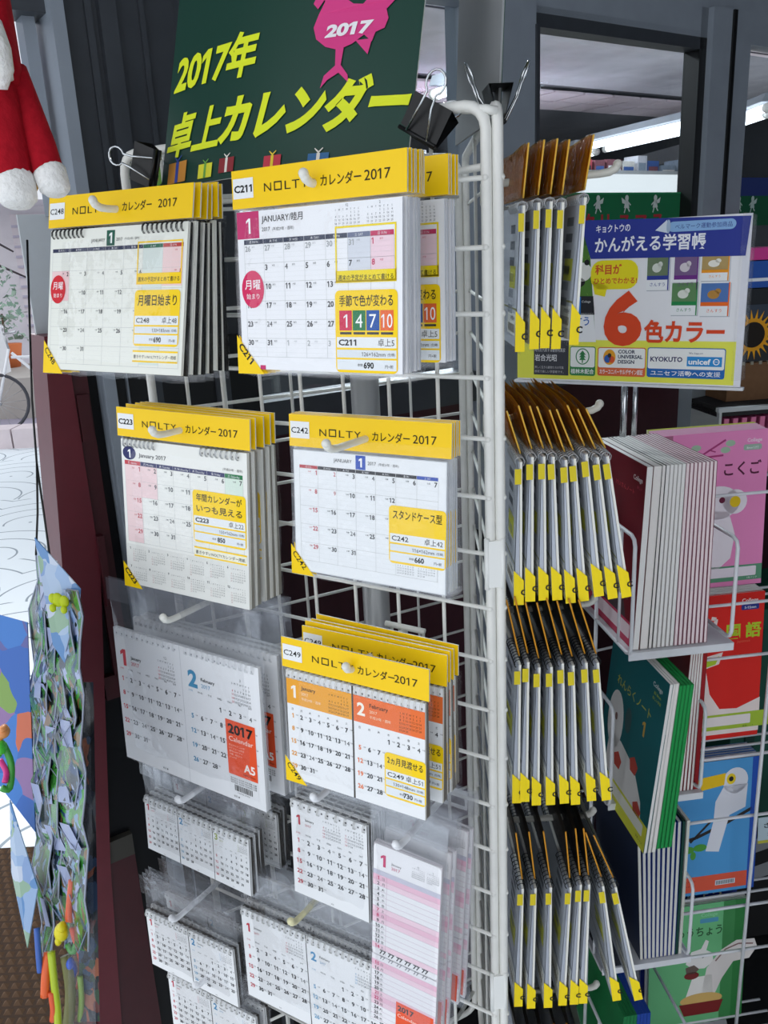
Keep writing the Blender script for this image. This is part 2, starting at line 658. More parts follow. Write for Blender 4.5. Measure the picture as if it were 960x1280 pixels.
def design_c223():
    W, H = 162, 155
    P = Print()
    P.rect(0, 0, W, H, '#efefe9', 0)
    P.disc(11, 14, 9, 7, '#2b2f63', 1)
    P.text(11, 18.6, '1', 12, '#ffffff', 2, 'c', bold=.02)
    P.text(24, 17, 'January 2017', 5.8, '#43454a', 2, bold=.012, w=37)
    P.text(157, 19, '(平成29年・酉年)', 3, '#555555', 2, 'r', w=24)
    x, y, w, h = 4, 26, 153, 82
    P.rect(x, y, w/7, h, '#f2d6d6', 1)
    P.rect(x+w/7, y, w/7, h*.4, '#f2d6d6', 1)
    P.rect(x+6*w/7, y, w/7, h*.2, '#dcebdd', 1)
    table(P, x, y, w, h, 5, 0, 31, c='#55575a', headcols=['#c9444f']+['#2b2f63']*5+['#2f7d4e'],
          headnames=['日 Sunday', '月 Monday', '火 Tuesday', '水 Wednesday', '木 Thursday', '金 Friday', '土 Saturday'],
          size=6, hh=4.2, skip={(i, j) for i in (4, 5, 6) for j in (1, 2, 3)} | {(6, 4), (5, 4), (4, 4)})
    sticker(P, 94, 42, 66, ['年間カレンダーが', 'いつも見える'], 'C223', '卓上22', '155×162mm', '850', th=26, fs=8.2)
    P.rect(94, 100, 66, 1.6, '#ffd60a', 3)
    P.rect(94, 101.6, 66, 7, '#f4f1dc', 3)
    P.rect(94, 108.6, 66, 1.6, '#ffd60a', 3)
    P.text(127, 107, '書きやすいNOLTYカレンダー用紙', 4, '#1b1b1b', 4, 'c', bold=.004, w=62)
    P.rect(0, 111, W, 44, '#e5e5df', 1)
    starts = [0, 3, 3, 6, 1, 4, 6, 2, 5, 0, 3, 5]
    dd = [31, 28, 31, 30, 31, 30, 31, 31, 30, 31, 30, 31]
    for k in range(12):
        xx, yy = 9+(k % 6)*26, 112+(k//6)*20
        mini(P, xx, yy, 19, 18, starts[k], dd[k], c='#6a6b6c', sun='#a9676a')
        P.text(xx-3.8, yy+4.5, str(k+1), 3.4, '#444444', 2, 'l', bold=.03)
    for n0, n1, k in ((6, 44, 7), (108, 152, 7)):
        holes(P, n0, n1, k, 5, '#8b8b88')
    corner(P, H, 'C223', s=28)
    return dict(w=W, h=H, code='C223', page=P, stand=('#8e8a80', 5), ring=[(.006, .046, 8), (.108, .152, 8)],
                ringc=STEEL, block=.003, edge='#e4e3dc')


def design_c242():
    W, H = 162, 116
    P = Print()
    P.rect(0, 0, W, H, '#f0f2f3', 0)
    P.frame(0, 0, W, H, .7, '#c9cdd2', 1)
    P.text(66, 8.6, 'JANUARY', 4.6, '#333333', 2, 'r')
    P.rect(70, 1, 10.5, 12.5, '#1f4fb4', 1)
    P.text(75.2, 11, '1', 11, '#ffffff', 2, 'c', bold=.03)
    P.text(83, 8.6, '2017', 4.4, '#444444', 2)
    P.text(94, 8.4, '(平成29年・酉年)', 2.8, '#555555', 2)
    x, y, w, h = 7, 17, 147, 88
    table(P, x, y, w, h, 5, 0, 31, headcols=['#bf3a43']+['#2a2c30']*5+['#2950b0'],
          headnames=['日 SUN', '月 MON', '火 TUE', '水 WED', '木 THU', '金 FRI', '土 SAT'], size=5.4, hh=3,
          skip={(1, 0), (1, 1)} | {(i, j) for i in (5, 6) for j in (1, 2, 3, 4)})
    P.text(x+2*w/7-1, y+5, '2', 5.4, '#c33b46', 2, 'r')
    P.text(x+2*w/7-1, y+h/5+5, '9', 5.4, '#c33b46', 2, 'r')
    P.rect(x+5*w/7+.4, y+4*h/5+.4, 2*w/7-.8, h/5-.8, '#f0f2f3', 2)
    mini(P, x+5*w/7+1, y+4*h/5, 18, 16, 4, 31, lay=3)
    mini(P, x+6*w/7+1, y+4*h/5, 18, 16, 3, 28, lay=3)
    sticker(P, 105, 42, 57, ['スタンドケース型'], 'C242', '卓上42', '116×162mm', '660', th=25, fs=9)
    corner(P, H, 'C242', s=29)
    return dict(w=W, h=H, code='C242', page=P, stand=None, ring=[], block=.0018, edge='#dcdfe4', case=True)


def month_page(P, x, w, y0, rh, start, days, size, c='#1f2124', red='#d0494f', cols=7, bold=.03, notes=True, dow=True):
    cw = w/7
    if dow:
        for i, d in enumerate(('SUN', 'MON', 'TUE', 'WED', 'THU', 'FRI', 'SAT')):
            P.text(x+(i+.5)*cw, y0-rh*.8, d, size*.42, red if i == 0 else c, 2, 'c')
    for d in range(1, days+1):
        q = start+d-1
        cc = red if q % 7 == 0 else c
        P.text(x+(q % 7+.5)*cw, y0+(q//7)*rh, str(d), size*1.08, cc, 2, 'c', bold=bold)
        if notes:
            P.text(x+(q % 7+.5)*cw+size*.62, y0+(q//7)*rh-size*.5, '先勝', size*.25, '#777777', 2, 'l')


def design_c249():
    W, H = 148, 113
    P = Print()
    for k, (c, n_, nm, st, dd, red) in enumerate((('#f0a631', '1', 'January', 0, 31, '#e9a13d'), ('#ef7437', '2', 'February', 3, 28, '#ee7a3c'))):
        x = k*75
        P.rect(x, 0, 73, H, '#f0f1f2', 0)
        P.rect(x, 8, 73, 26, c, 1)
        P.text(x+8, 26.5, n_, 17, '#fbf3e4', 2, 'c', bold=.03)
        P.text(x+17, 17, nm, 5.4, '#3c2b18', 2, bold=.012)
        P.text(x+17, 22.5, '2017', 4, '#fbe4c4', 2)
        P.text(x+17, 27.5, '平成29年・酉年', 3.2, '#fbe4c4', 2)
        mini(P, x+47, 9, 23, 24, (st+4) % 7, 31, c='#5b3a1a', title=None)
        month_page(P, x+1, 71, 48, 13.2, st, dd, 5.8, red=red, dow=False)
        for i, d in enumerate('日月火水木金土'):
            P.text(x+1+(i+.5)*71/7, 40, d, 2.6, '#333333', 2, 'c')
        holes(P, x+3, x+70, 11, 5.5, '#8f8f8f')
    P.rect(73, 0, 2, H, '#4a4540', -1)
    sticker(P, 107, 56, 42, ['2ヵ月見渡せる'], 'C249', '卓上51', '130×148mm', '730', th=17, fs=8)
    corner(P, H, 'C249', s=27)
    return dict(w=W, h=H, code='C249', page=P, stand=('#6f675c', 7), ring=[(.003, .07, 12), (.078, .145, 12)],
                ringc=mat('#dcdcda', .35), block=.0022, edge='#dcd8d0')


def plain_months(W, H, n, big, label=False, months=None, blockh=None):
    """pale desk calendar, n month pads side by side on a dark stand"""
    P = Print()
    w = W/n
    info = [('1', 'January', 0, 31, '#c6384a'), ('2', 'February', 3, 28, '#3b8fbf'), ('3', 'March', 3, 31, '#98a832')]
    P.rect(0, 0, W, H, '#2b2926', -1)
    for k in range(n):
        nn_, nm, st, dd, c = info[k]
        x = k*w
        P.rect(x+(.4 if k else 0), 0, w-.8, H, '#eeeff0', 0)
        s = H/113
        P.text(x+w*.10, H*.235, nn_, big, c, 2, 'c', bold=.03)
        P.text(x+w*.19, H*.18, nm, big*.25, '#444444', 2, bold=.01)
        P.text(x+w*.19, H*.235, '2017', big*.25, c, 2)
        if n < 2:
            mini(P, x+w*.42, H*.06, w*.24, H*.23, 4, 31, sun=c)
            mini(P, x+w*.71, H*.06, w*.24, H*.23, 3, 28, sun=c)
        else:
            mini(P, x+w*.68, H*.06, w*.27, H*.23, 4, 31, sun=c)
        month_page(P, x+w*.02, w*.96, H*.43, H*.112, st, dd, min(w*.07, H*.075), red='#c7525c' if nn_ != '2' else '#6fa6c8',
                   notes=(w > 60))
        P.text(x+w*.5, H*.975, '祝日', big*.12, '#555555', 2)
        holes(P, x+3, x+w-3.5, max(6, int(w/7)), 4.5)
    return P


def design_a5():
    W, H = 210, 163
    P = Print()
    P.rect(0, 0, W, H, '#edeef0', 0)
    for k, (n_, nm, st, dd, c) in enumerate((('1', 'January', 0, 31, '#d8434f'), ('2', 'February', 3, 28, '#3f93bd'))):
        x = k*106
        P.text(x+12, 43, n_, 26, c, 2, 'c', bold=.04)
        P.text(x+24, 34, nm, 5.4, '#333333', 2, bold=.02)
        P.text(x+24, 41.5, '2017', 6.4, c, 2)
        mini(P, x+66, 18, 26, 30, 4, 31, sun='#d8434f', title='12' if k == 0 else '3')
        month_page(P, x+1, 96, 63, 17.5, st, dd, 7, red=c, bold=.025)
        P.text(x+60, 159, '祝日 ●', 2.6, '#444444', 2)
        holes(P, x+5, x+95, 12, 6, '#a8abb0')
    P.rect(101.5, 0, .5, H, '#c6c8cc', 1)
    P.rect(161, 68, 40, 64, '#f0562a', 3)
    P.text(181, 83, '2017', 15, '#151515', 4, 'c', bold=.035, w=34)
    P.text(181, 92, 'Calendar', 8, '#fbe9df', 4, 'c', w=33)
    for i in range(5):
        P.text(164, 98+i*3.6, ('卓上タイプ 二ヶ月', 'スケジュール表示', '書き込みやすい', '六曜・祝日入り', 'リング式')[i], 2.6, '#fbd5c4', 4)
    P.text(198, 124, 'A5', 13, '#fff2ea', 4, 'r', bold=.03)
    P.text(198, 129, '148×210mm', 3.4, '#5a1e0c', 4, 'r')
    P.rect(161, 133, 40, 21, '#e9eaec', 3)
    for i in range(3):
        P.text(163, 137+i*2.6, '株式会社 日本製 本体価格 品番', 2.1, '#333333', 4, w=36)
    q = random.Random(3)
    x = 168.
    while x < 192:
        t = q.choice((.4, .7, 1.1))
        P.rect(x, 143.5, t, 7, '#1d1d1d', 4)
        x += t+q.choice((.4, .8))
    P.text(180, 153.4, '4 521765 290118', 2.4, '#1d1d1d', 4, 'c')
    return dict(w=W, h=H, page=P, stand=('#d8dadd', 4), ring=[(.006, .094, 12), (.112, .203, 13)],
                ringc=mat('#dfe1e4', .3), block=.0024, edge='#e6e7ea')


def design_pink():
    W, H = 73, 215
    P = Print()
    P.rrect(0, 0, W, 130, 4, '#f1f0f2', 1)
    P.text(11, 23, '1', 18, '#cf2f6a', 3, 'c', bold=.03)
    P.text(20, 18, 'January', 3.6, '#444444', 3)
    P.text(20, 23.5, '2017', 4.8, '#cf2f6a', 3)
    mini(P, 42, 8, 14, 15, 4, 31, lay=3, title='12')
    mini(P, 58, 8, 13, 15, 3, 28, lay=3, title='2')
    P.rect(0, 29, W, 5.5, '#c9c8d6', 2)

    def lines(y0, d0, d1, rh):
        for i, d in enumerate(range(d0, d1)):
            y = y0+i*rh
            wk = d % 7
            if wk in (0, 1, 2):
                P.rect(0, y, W, rh, '#f3d3df' if wk != 1 else '#eebfd2', 2)
            P.rect(0, y+rh-.15, W, .3, '#c3a9b8', 2)
            P.text(6, y+rh*.85, str(d), rh*.85, '#cf2f6a' if wk < 2 else '#333333', 3, 'c', bold=.02)
            P.text(11.5, y+rh*.8, '日月火水木金土'[(d-1) % 7], rh*.6, '#666666', 3, 'c')
    lines(34.5, 1, 15, 6.3)
    P.rect(15, 34, .3, 95, '#c3a9b8', 2)
    for i in range(6):
        P.text(12+i*9.5, 128, '77', 7, '#222222', 3, 'c', bold=.03, shear=.1)
        P.text(12+i*9.5, 134.5, '77', 6, '#8a8a90', 4, 'c', bold=.02, shear=.1)
    P.rect(0, 131.5, W, H-131.5, '#efedf0', 1)
    lines(137.5, 15, 27, 6.3)
    P.rect(29, 178, 42, 34, '#f0562a', 4)
    P.text(31, 188, '2017', 9, '#151515', 5, bold=.03)
    P.text(31, 196, 'Calendar', 6, '#fbe9df', 5)
    P.rect(3, 130.4, W-6, .8, '#bdbcc2', 3)
    return dict(w=W, h=H, page=P, stand=('#cfc8cc', 2), ring=[], block=.002, edge='#e6e0e4')


def make_pack(name_label, d, head, seed, group):
    """a calendar in its clear bag. origin = hook hole"""
    w, h = d['w']/1000, d['h']/1000
    root = empty('desk_calendar', label=name_label, cat='calendar', group=group)
    gap = .0175 if head else d.get('rise', .035)
    bl = d['block']
    if head:
        hb = MB()
        hw = (w+.008)/2
        hb.box(-hw, hw, -.0003, .0010, -.0148, .0148, mat('#eceae2', .5))
        hb.box(-hw, hw, -.0007, -.0003, -.0148, .0148, YEL)
        hb.build('header_card', root, (0, 0, 0))
        hp = Print()
        header_print(hp, w*1000+8, d['code'])
        hp.build('header_lettering', root, (-hw, -.0009, .015))
    b = MB()
    b.box(-w/2, w/2, 0, bl, -h, 0, mat(d['edge'], .6, vary=.02, scale=400))
    b.build('page_block', root, (0, 0, -gap))
    d['page'].build('printed_page', root, (-w/2, -.0006, -gap))
    if d['stand']:
        c, t = d['stand']
        s = MB()
        t = t/1000
        s.add([(-w/2, bl+.0003, 0), (w/2, bl+.0003, 0), (w/2, bl+.0003, -h), (-w/2, bl+.0003, -h),
               (-w/2, bl+t*.45, 0), (w/2, bl+t*.45, 0), (w/2, bl+t, -h), (-w/2, bl+t, -h)],
              [(0, 1, 2, 3), (7, 6, 5, 4), (0, 4, 5, 1), (1, 5, 6, 2), (2, 6, 7, 3), (3, 7, 4, 0)], mat(c, .6, vary=.05))
        s.build('stand_card', root, (0, 0, -gap))
    if d.get('case'):
        s = MB()
        s.box(-w/2-.003, w/2+.005, -.001, bl+.003, -h-.002, .012, FILM)
        s.build('clear_case', root, (0, 0, -gap))
    if d['ring']:
        rb = MB()
        for a, e, n_ in d['ring']:
            q = rings(a, e, n_, .0042, d['ringc'], 0, -.001)
            for f_ in [q]:
                base = len(rb.v)
                rb.v += f_.v
                rb.f += [[base+i for i in f] for f in f_.f]
                rb.m += [rb.mi(d['ringc'])]*len(f_.f)
                rb.sm += f_.sm
        rb.build('ring_binding', root, (-w/2, .001, -gap))['kind'] = 'stuff'
    th = bl+(d['stand'][1]/1000 if d['stand'] else 0)
    top = -.012 if head else .022
    bm = bag_mesh(-w/2-.0045, w/2+.0045, -gap-h-.005, top, th/2+.0016, seed, FILM if head else FILM_HEAD)
    bg = bm.build('clear_bag', root, (0, th/2, 0))
    if not head:
        # the flat hanging tab with its punched hole edge
        tb = MB()
        tb.box(-w/2-.0045, w/2+.0045, -.0002, .0002, -.004, .022, FILM_HEAD)
        tb.build('hanging_tab', root, (0, 0, 0))
    return root


YAW = -32.52
U = Vector((math.cos(R(YAW)), math.sin(R(YAW)), 0))
NV = Vector((math.sin(R(YAW)), -math.cos(R(YAW)), 0))


def G(a, n_, z):
    return U*a+NV*n_+Vector((0, 0, z))


ORD = ['frontmost', 'second from the front', 'third from the front', 'fourth from the front', 'fifth from the front',
       'sixth from the front', 'seventh from the front', 'eighth from the front', 'ninth from the front',
       'tenth from the front', 'eleventh from the front', 'twelfth from the front']
GRID_N = -.657
HOOKMB = {}


def hook(loc, rz, length, label, color='#e9e8e0', lift=.002, drop=0, group='display hooks on the wire rack'):
    """a peg hook: clip on the grid, straight shaft, tip bent upwards"""
    k = (round(length, 3), color, lift)
    if k not in HOOKMB:
        m = mat(color, .35, 0, .5, vary=.02)
        s = MB()
        L = length
        s.tube([(0, 0, 0), (0, -L*.5, lift*.5), (0, -L+.012, lift), (0, -L+.004, lift+.001), (0, -L-.001, lift+.0035), (0, -L-.003, lift+.007)],
               [.0033, .0033, .0033, .0035, .0037, .0039], m, 10)
        s.ball((0, -L-.003, lift+.007), .0041, .0041, .0041, m, 10, 6)
        c = MB()
        c.tube([(-.022, .0, .004), (.022, .0, .004)], .003, m, 8)
        c.tube([(-.018, .0, .004), (-.018, .004, .001), (-.018, .004, -.016), (.018, .004, -.016), (.018, .004, .001), (.018, 0, .004)], .002, m, 6)
        HOOKMB[k] = (s.mesh('hook_shaft'), c.mesh('hook_clip'))
    root = empty('display_hook', loc, (0, 0, rz), label, 'hook', group)
    link('hook_shaft', HOOKMB[k][0], root)
    link('hook_clip', HOOKMB[k][1], root)
    return root


def stack(d, head, a, n_, ztop, offs, desc, group, yaw=0, tilt=4, roll=0, seed=1, jit=1., hooklen=.100, hookc='#e9e8e0', hookdesc=None):
    gap = .0175 if head else d.get('rise', .035)
    d['gap'] = gap
    proto = None
    q = random.Random(seed)
    for i, of in enumerate(offs):
        o = make_pack('x', d, head, seed, group) if proto is None else copy_tree(proto)
        proto = proto or o
        t = tilt if i == 0 else tilt*(1-.5*i/len(offs))+q.uniform(-1.2, 1.2)*jit
        up = Vector((0, 0, 1))*math.cos(R(t))-NV*math.sin(R(t))
        base = G(a, n_, ztop)+up*gap
        if i:
            base += Vector((0, 0, q.uniform(-.0012, .0012)*jit))+U*q.uniform(-.0016, .0016)*jit
        o.location = base-NV*of/1000
        o.rotation_euler = (-R(t), R(roll+(q.uniform(-.5, .5)*jit if i else 0)), R(YAW+yaw*(1 if i == 0 else .4)+(q.uniform(-.8, .8)*jit if i else 0)))
        where = ORD[i] if i < len(offs)-1 or i == 0 else 'last'
        if len(offs) == 1:
            where = 'only pack shown'
        o['label'] = f'{desc}, {where} on its hook'
    z = ztop+gap
    if hooklen:
        hook(G(a, GRID_N, z-.004), R(YAW), hooklen, f'{"cream" if hookc != "#f4f5f8" else "white"} peg hook holding the {hookdesc}', hookc)
    return proto


# ------------------------------------------------------------------ setting: ground, shopfront wall, windows
WD = Vector((.829, .559, 0)).normalized()
WN = Vector((.559, -.829, 0)).normalized()
W0 = Vector((.1, 1.4, 0))
WANG = math.atan2(WD.y, WD.x)


def wall_box(name, s0, s1, z0, z1, t0, t1, m, parent=None):
    b = MB()
    b.box(s0, s1, t0, t1, z0, z1, m)
    o = b.build(name, parent, tuple(W0), (0, 0, WANG))
    return o


def tile_mat(name, c1, c2, scale, joint, kind='wave'):
    m = bpy.data.materials.new(name)
    m.use_nodes = True
    t = m.node_tree
    b = t.nodes['Principled BSDF']
    N, L = t.nodes.new, t.links.new
    tcn = N('ShaderNodeTexCoord')
    if kind == 'wave':
        # fans of setts: rings about the centre of each cell
        mp = N('ShaderNodeMapping')
        mp.inputs['Scale'].default_value = (1.6, 1.6, 0)
        fr = N('ShaderNodeVectorMath')
        fr.operation = 'FRACTION'
        sb = N('ShaderNodeVectorMath')
        sb.operation = 'SUBTRACT'
        sb.inputs[1].default_value = (.5, .1, 0)
        ln = N('ShaderNodeVectorMath')
        ln.operation = 'LENGTH'
        mu = N('ShaderNodeMath')
        mu.operation = 'MULTIPLY'
        mu.inputs[1].default_value = 4.2
        f2 = N('ShaderNodeMath')
        f2.operation = 'FRACT'
        lt = N('ShaderNodeMath')
        lt.operation = 'LESS_THAN'
        lt.inputs[1].default_value = .075
        L(tcn.outputs['Object'], mp.inputs[0])
        L(mp.outputs[0], fr.inputs[0])
        L(fr.outputs[0], sb.inputs[0])
        L(sb.outputs[0], ln.inputs[0])
        L(ln.outputs['Value'], mu.inputs[0])
        L(mu.outputs[0], f2.inputs[0])
        L(f2.outputs[0], lt.inputs[0])
        fac = lt.outputs[0]
    else:
        ck = N('ShaderNodeTexVoronoi')
        ck.inputs['Scale'].default_value = scale
        ck.inputs['Randomness'].default_value = .35
        L(tcn.outputs['Object'], ck.inputs['Vector'])
        fac = ck.outputs['Distance']
    mx = N('ShaderNodeMix')
    mx.data_type = 'RGBA'
    mx.inputs[6].default_value = lin(c1)
    mx.inputs[7].default_value = lin(c2)
    L(fac, mx.inputs[0])
    L(mx.outputs[2], b.inputs['Base Color'])
    b.inputs['Roughness'].default_value = .7
    return m


# ground outside
g = MB()
g.box(-12, 6, -6, 8.2, -.1, 0, tile_mat('fan_setts', '#dfe6ea', '#8c979f', 1, 1))
structure(g.build('floor'))
g = MB()
g.box(-30, 6, 8.2, 30, -.1, .0, mat('#9d96a6', .8, vary=.08, scale=2))
structure(g.build('floor.001'))
kb = empty('trim_1', (0, 0, 0))
kb['kind'] = 'structure'
for i in range(9):
    b = MB()
    b.box(-9.5+i*.9, -9.5+i*.9+.885, 7.35, 7.6, 0, .17, mat('#cfc3c6', .8, vary=.06, scale=8))
    b.build('kerb_stone', kb)
# brown entrance mat
mt = MB()
mt.box(-1.6, -.62, .5, 1.95, 0, .012, mat('#382a20', .9, key='mat'))
mo = mt.build('entrance_mat')
tag(mo, 'dark brown ribbed entrance mat on the paving at the foot of the toy packs', 'mat')
nb = MB()
for i in range(40):
    for j in range(64):
        x, y = -1.59+i*.024+(j % 2)*.012, .51+j*.0225
        nb.add([(x, y, .012), (x+.017, y, .012), (x+.017, y+.015, .012), (x, y+.015, .012), (x+.0085, y+.0075, .021)],
               [(0, 1, 4), (1, 2, 4), (2, 3, 4), (3, 0, 4)], mat('#5a4534', .85, key='nub'))
o = nb.build('mat_nubs', mo)
o['kind'] = 'stuff'

# shopfront: posts, rails, panels along the wall line (s) with height z
SILL = 1.27
TOPZ = 1.83


def sbox(*a, **k):
    return structure(wall_box(*a, **k))


sbox('wall_front', -.60, 2.4, 1.85, 2.7, 0, .035, FRAME)
sbox('wall_below_window', -.33, 2.4, 0, SILL, .02, .06, mat('#3c1c24', .45, .1, .4, bump=.05, vary=.1))
sbox('trim_2', -.33, 2.4, SILL-.02, SILL+.03, -.005, .06, FRAMED)
# left dark door leaf and posts
sbox('door_1', -.545, -.33, 0, 1.9, .0, .05, FRAMED)
for k, (s0, s1, t0) in enumerate(((-.548, -.533, -.02), (-.505, -.497, -.006), (-.49, -.47, -.012), (-.44, -.434, -.006), (-.395, -.375, -.016))):
    sbox(f'trim_{k+3}', s0, s1, 0, 2.6, t0, .05, FRAMED if k != 0 else FRAME)
# window posts
sbox('trim_8', .079, .207, 0, 1.9, -.01, .06, FRAME)
sbox('trim_9', .205, .212, SILL, TOPZ, -.014, .0, FRAMED)
sbox('trim_10', .635, .662, SILL, 1.9, .0, .035, BLACKP)
sbox('trim_11', .655, .775, 0, 1.9, -.012, .035, FRAME)
sbox('trim_12', .712, .722, 0, 1.9, -.016, .05, BLACKP)
sbox('trim_13', .085, .65, TOPZ, TOPZ+.03, .0, .035, FRAMED)
sbox('window_1', -.33, .085, SILL, 1.86, .03, .034, GLASS)
sbox('window_2', .207, .64, SILL, 1.84, .03, .034, GLASS)
sbox('window_3', .775, 1.5, SILL, 1.84, .03, .034, GLASS)
sbox('trim_14', 1.5, 2.4, 0, 1.9, 0, .06, FRAME)

# shop interior behind the glass
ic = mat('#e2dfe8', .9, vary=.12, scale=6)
b = MB()
def slab(b, z0, z1, t0, t1, m):
    """ceiling or floor of the shop: its left edge follows the slanting side wall"""
    v = [(-.45+.286*t0, t0), (6, t0), (6, t1), (-.45+.286*t1, t1)]
    b.add([(x, y, z) for z in (z0, z1) for x, y in v], [(3, 2, 1, 0), (4, 5, 6, 7), (0, 1, 5, 4), (1, 2, 6, 5), (2, 3, 7, 6), (3, 0, 4, 7)], m)


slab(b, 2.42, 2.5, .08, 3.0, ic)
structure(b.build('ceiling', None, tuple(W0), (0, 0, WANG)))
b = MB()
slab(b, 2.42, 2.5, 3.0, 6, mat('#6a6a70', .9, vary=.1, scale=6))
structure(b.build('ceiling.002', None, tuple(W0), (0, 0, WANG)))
b = MB()
b.box(.2, 6, 1.9, 1.91, 2.415, 2.42, mat('#5a5860', .9))
structure(b.build('trim_40', None, tuple(W0), (0, 0, WANG)))
b = MB()
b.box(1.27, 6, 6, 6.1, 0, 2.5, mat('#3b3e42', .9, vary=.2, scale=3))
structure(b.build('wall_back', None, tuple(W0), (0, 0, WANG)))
b = MB()
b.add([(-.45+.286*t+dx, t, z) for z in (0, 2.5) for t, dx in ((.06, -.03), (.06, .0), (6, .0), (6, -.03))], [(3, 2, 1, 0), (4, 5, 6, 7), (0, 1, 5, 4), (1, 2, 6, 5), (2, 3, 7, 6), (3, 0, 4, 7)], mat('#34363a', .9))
b.box(6, 6.1, .08, 6, 0, 2.5, mat('#34363a', .9))
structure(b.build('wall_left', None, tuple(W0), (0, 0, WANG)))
b = MB()
slab(b, .001, .01, .08, 6, mat('#b3aea6', .8))
structure(b.build('floor.002', None, tuple(W0), (0, 0, WANG)))


def ray(x, y):
    return Vector(((x-480)/F_PX*cx+(y-640)/F_PX*cy+fwd).tolist())


def at_plane(x, y, nrm, d):
    r = ray(x, y)
    return Vector(CAM)+r*((d-Vector(CAM).dot(nrm))/r.dot(nrm))


def at_z(x, y, z):
    return at_plane(x, y, Vector((0, 0, 1)), z)


def at_wall(x, y, t):
    """pixel -> the point t metres behind the shopfront, as (s, t, z)"""
    p = at_plane(x, y, WN, W0.dot(WN)-t)
    return (p-W0).dot(WD), t, p.z


# beam across the ceiling, with panels standing in for the awning's reflection
def ceil_bar(name, p1, p2, zt, w, h, m, label=None, cat=None, group=None, z=2.41):
    A, B = at_z(*p1, z), at_z(*p2, z)
    d = (B-A)
    L = d.length
    bb = MB()
    bb.box(-.3, L+.3, -w/2, w/2, zt-h-z, zt-z, m)
    o = bb.build(name, None, tuple(A), (0, 0, math.atan2(d.y, d.x)))
    return o


lat = empty('reflected_awning_strip', tuple(W0), (0, 0, WANG), 'pale pinkish lattice of small panels standing in for the awning reflected in the window', 'ceiling panel')
for i in range(16):
    for j in range(2):
        b = MB()
        b.box(0, .25, 0, .26, 0, .012, mat('#f0dfe6', .7))
        b.build('panel', lat, (1.2+i*.27, 3.04+j*.28, 2.39), None)
bm_ = ceil_bar('trim_41', (735, 214), (868, 178), 2.12, .12, .10, mat('#6d6d70', .8), z=2.12)
structure(bm_)
TUBE = emit('#f4f6ff', 8)
fl = []
for k, (p1, p2, z) in enumerate((((735, 183), (868, 153), 2.12), ((758, 186), (868, 161), 2.12), ((665, 205), (722, 188), 2.12),
                                 ((690, 206), (745, 190), 2.12), ((928, 146), (960, 134), 2.12), ((928, 153), (960, 142), 2.12),
                                 ((545, 118), (588, 104), 2.12))):
    A, B = at_z(*p1, z), at_z(*p2, z)
    root = empty('fluorescent_lamp', tuple(A), (0, 0, 0), None, 'ceiling light', 'fluorescent tubes on the shop ceiling')
    root['label'] = ('long upper white tube in the middle of the big window', 'long lower white tube in the middle of the big window',
                     'short upper white tube at the left of the big window', 'short lower white tube at the left of the big window',
                     'upper white tube in the far right window', 'lower white tube in the far right window',
                     'white tube seen beside the green sign')[k]
    b = MB()
    b.tube([(0, 0, 0), tuple(B-A)], .022, TUBE, 10)
    b.build('tube', root)
    b = MB()
    e = (B-A).normalized()*.02
    b.tube([tuple(-e), tuple(e)], .025, WIRE, 8)
    b.tube([tuple(B-A-e), tuple(B-A+e)], .025, WIRE, 8)
    b.build('end_cap', root)
    b = MB()
    dd = B-A
    for s in (-1, 1):
        pass
    sd = dd.normalized().cross(Vector((0, 0, 1)))*.035
    b.add([tuple(-sd+Vector((0, 0, .03))), tuple(sd+Vector((0, 0, .03))), tuple(dd+sd+Vector((0, 0, .03))), tuple(dd-sd+Vector((0, 0, .03))),
           tuple(-sd*.5+Vector((0, 0, .07))), tuple(sd*.5+Vector((0, 0, .07))), tuple(dd+sd*.5+Vector((0, 0, .07))), tuple(dd-sd*.5+Vector((0, 0, .07)))],
          [(3, 2, 1, 0), (4, 5, 6, 7), (0, 1, 5, 4), (1, 2, 6, 5), (2, 3, 7, 6), (3, 0, 4, 7)], mat('#8f949c', .6))
    b.build('housing', root)
# interior lamps that light the shop
for k, (s, t) in enumerate(((0, 1.2), (1.4, 1.4), (2.6, 3.2))):
    pz = W0+WD*s-WN*t
    area('shop_lamp', (pz.x, pz.y, 2.38), (pz.x, pz.y, 0), 1.2, .3, 110, (.95, .97, 1))

# bright sign box over the shelves, shelves and goods inside
A = at_wall(700, 222, 2.2)
B = at_wall(856, 246, 2.2)
lb = empty('light_box', tuple(W0), (0, 0, WANG), 'long glowing white light box behind the big window', 'light box')
b = MB()
b.box(A[0]-.4, B[0]+.1, 2.2, 2.35, B[2]+.0, A[2]+.02, emit('#fbfcff', 1.6))
b.build('glowing_panel', lb)
b = MB()
b.box(A[0]-.42, B[0]+.12, 2.21, 2.37, A[2]+.02, A[2]+.04, STEEL)
b.box(A[0]-.42, B[0]+.12, 2.21, 2.37, B[2]-.02, B[2], STEEL)
b.build('casing', lb)
gq = random.Random(5)
gc = ['#c9c9d0', '#b4404c', '#3f5f9e', '#d6d3cd', '#2c2c30', '#7d4b55', '#8b98a8', '#e2e2e6', '#4d7f5a']
sh = empty('goods_shelf', tuple(W0), (0, 0, WANG), 'high shelf full of small goods behind the window glass', 'shelf')
for z in (1.62, 1.86):
    b = MB()
    b.box(.5, 5.2, 3.0, 3.4, z-.02, z, mat('#6c6e73', .6))
    b.build('shelf_board', sh)
def nth(i):
    a = ('first second third fourth fifth sixth seventh eighth ninth tenth eleventh twelfth thirteenth fourteenth fifteenth sixteenth '
         'seventeenth eighteenth nineteenth twentieth').split()
    if i < 20:
        return a[i]
    return ('twenty-', 'thirty-', 'forty-', 'fifty-')[(i-20)//10]+(a+['zeroth'])[(i-20) % 10]


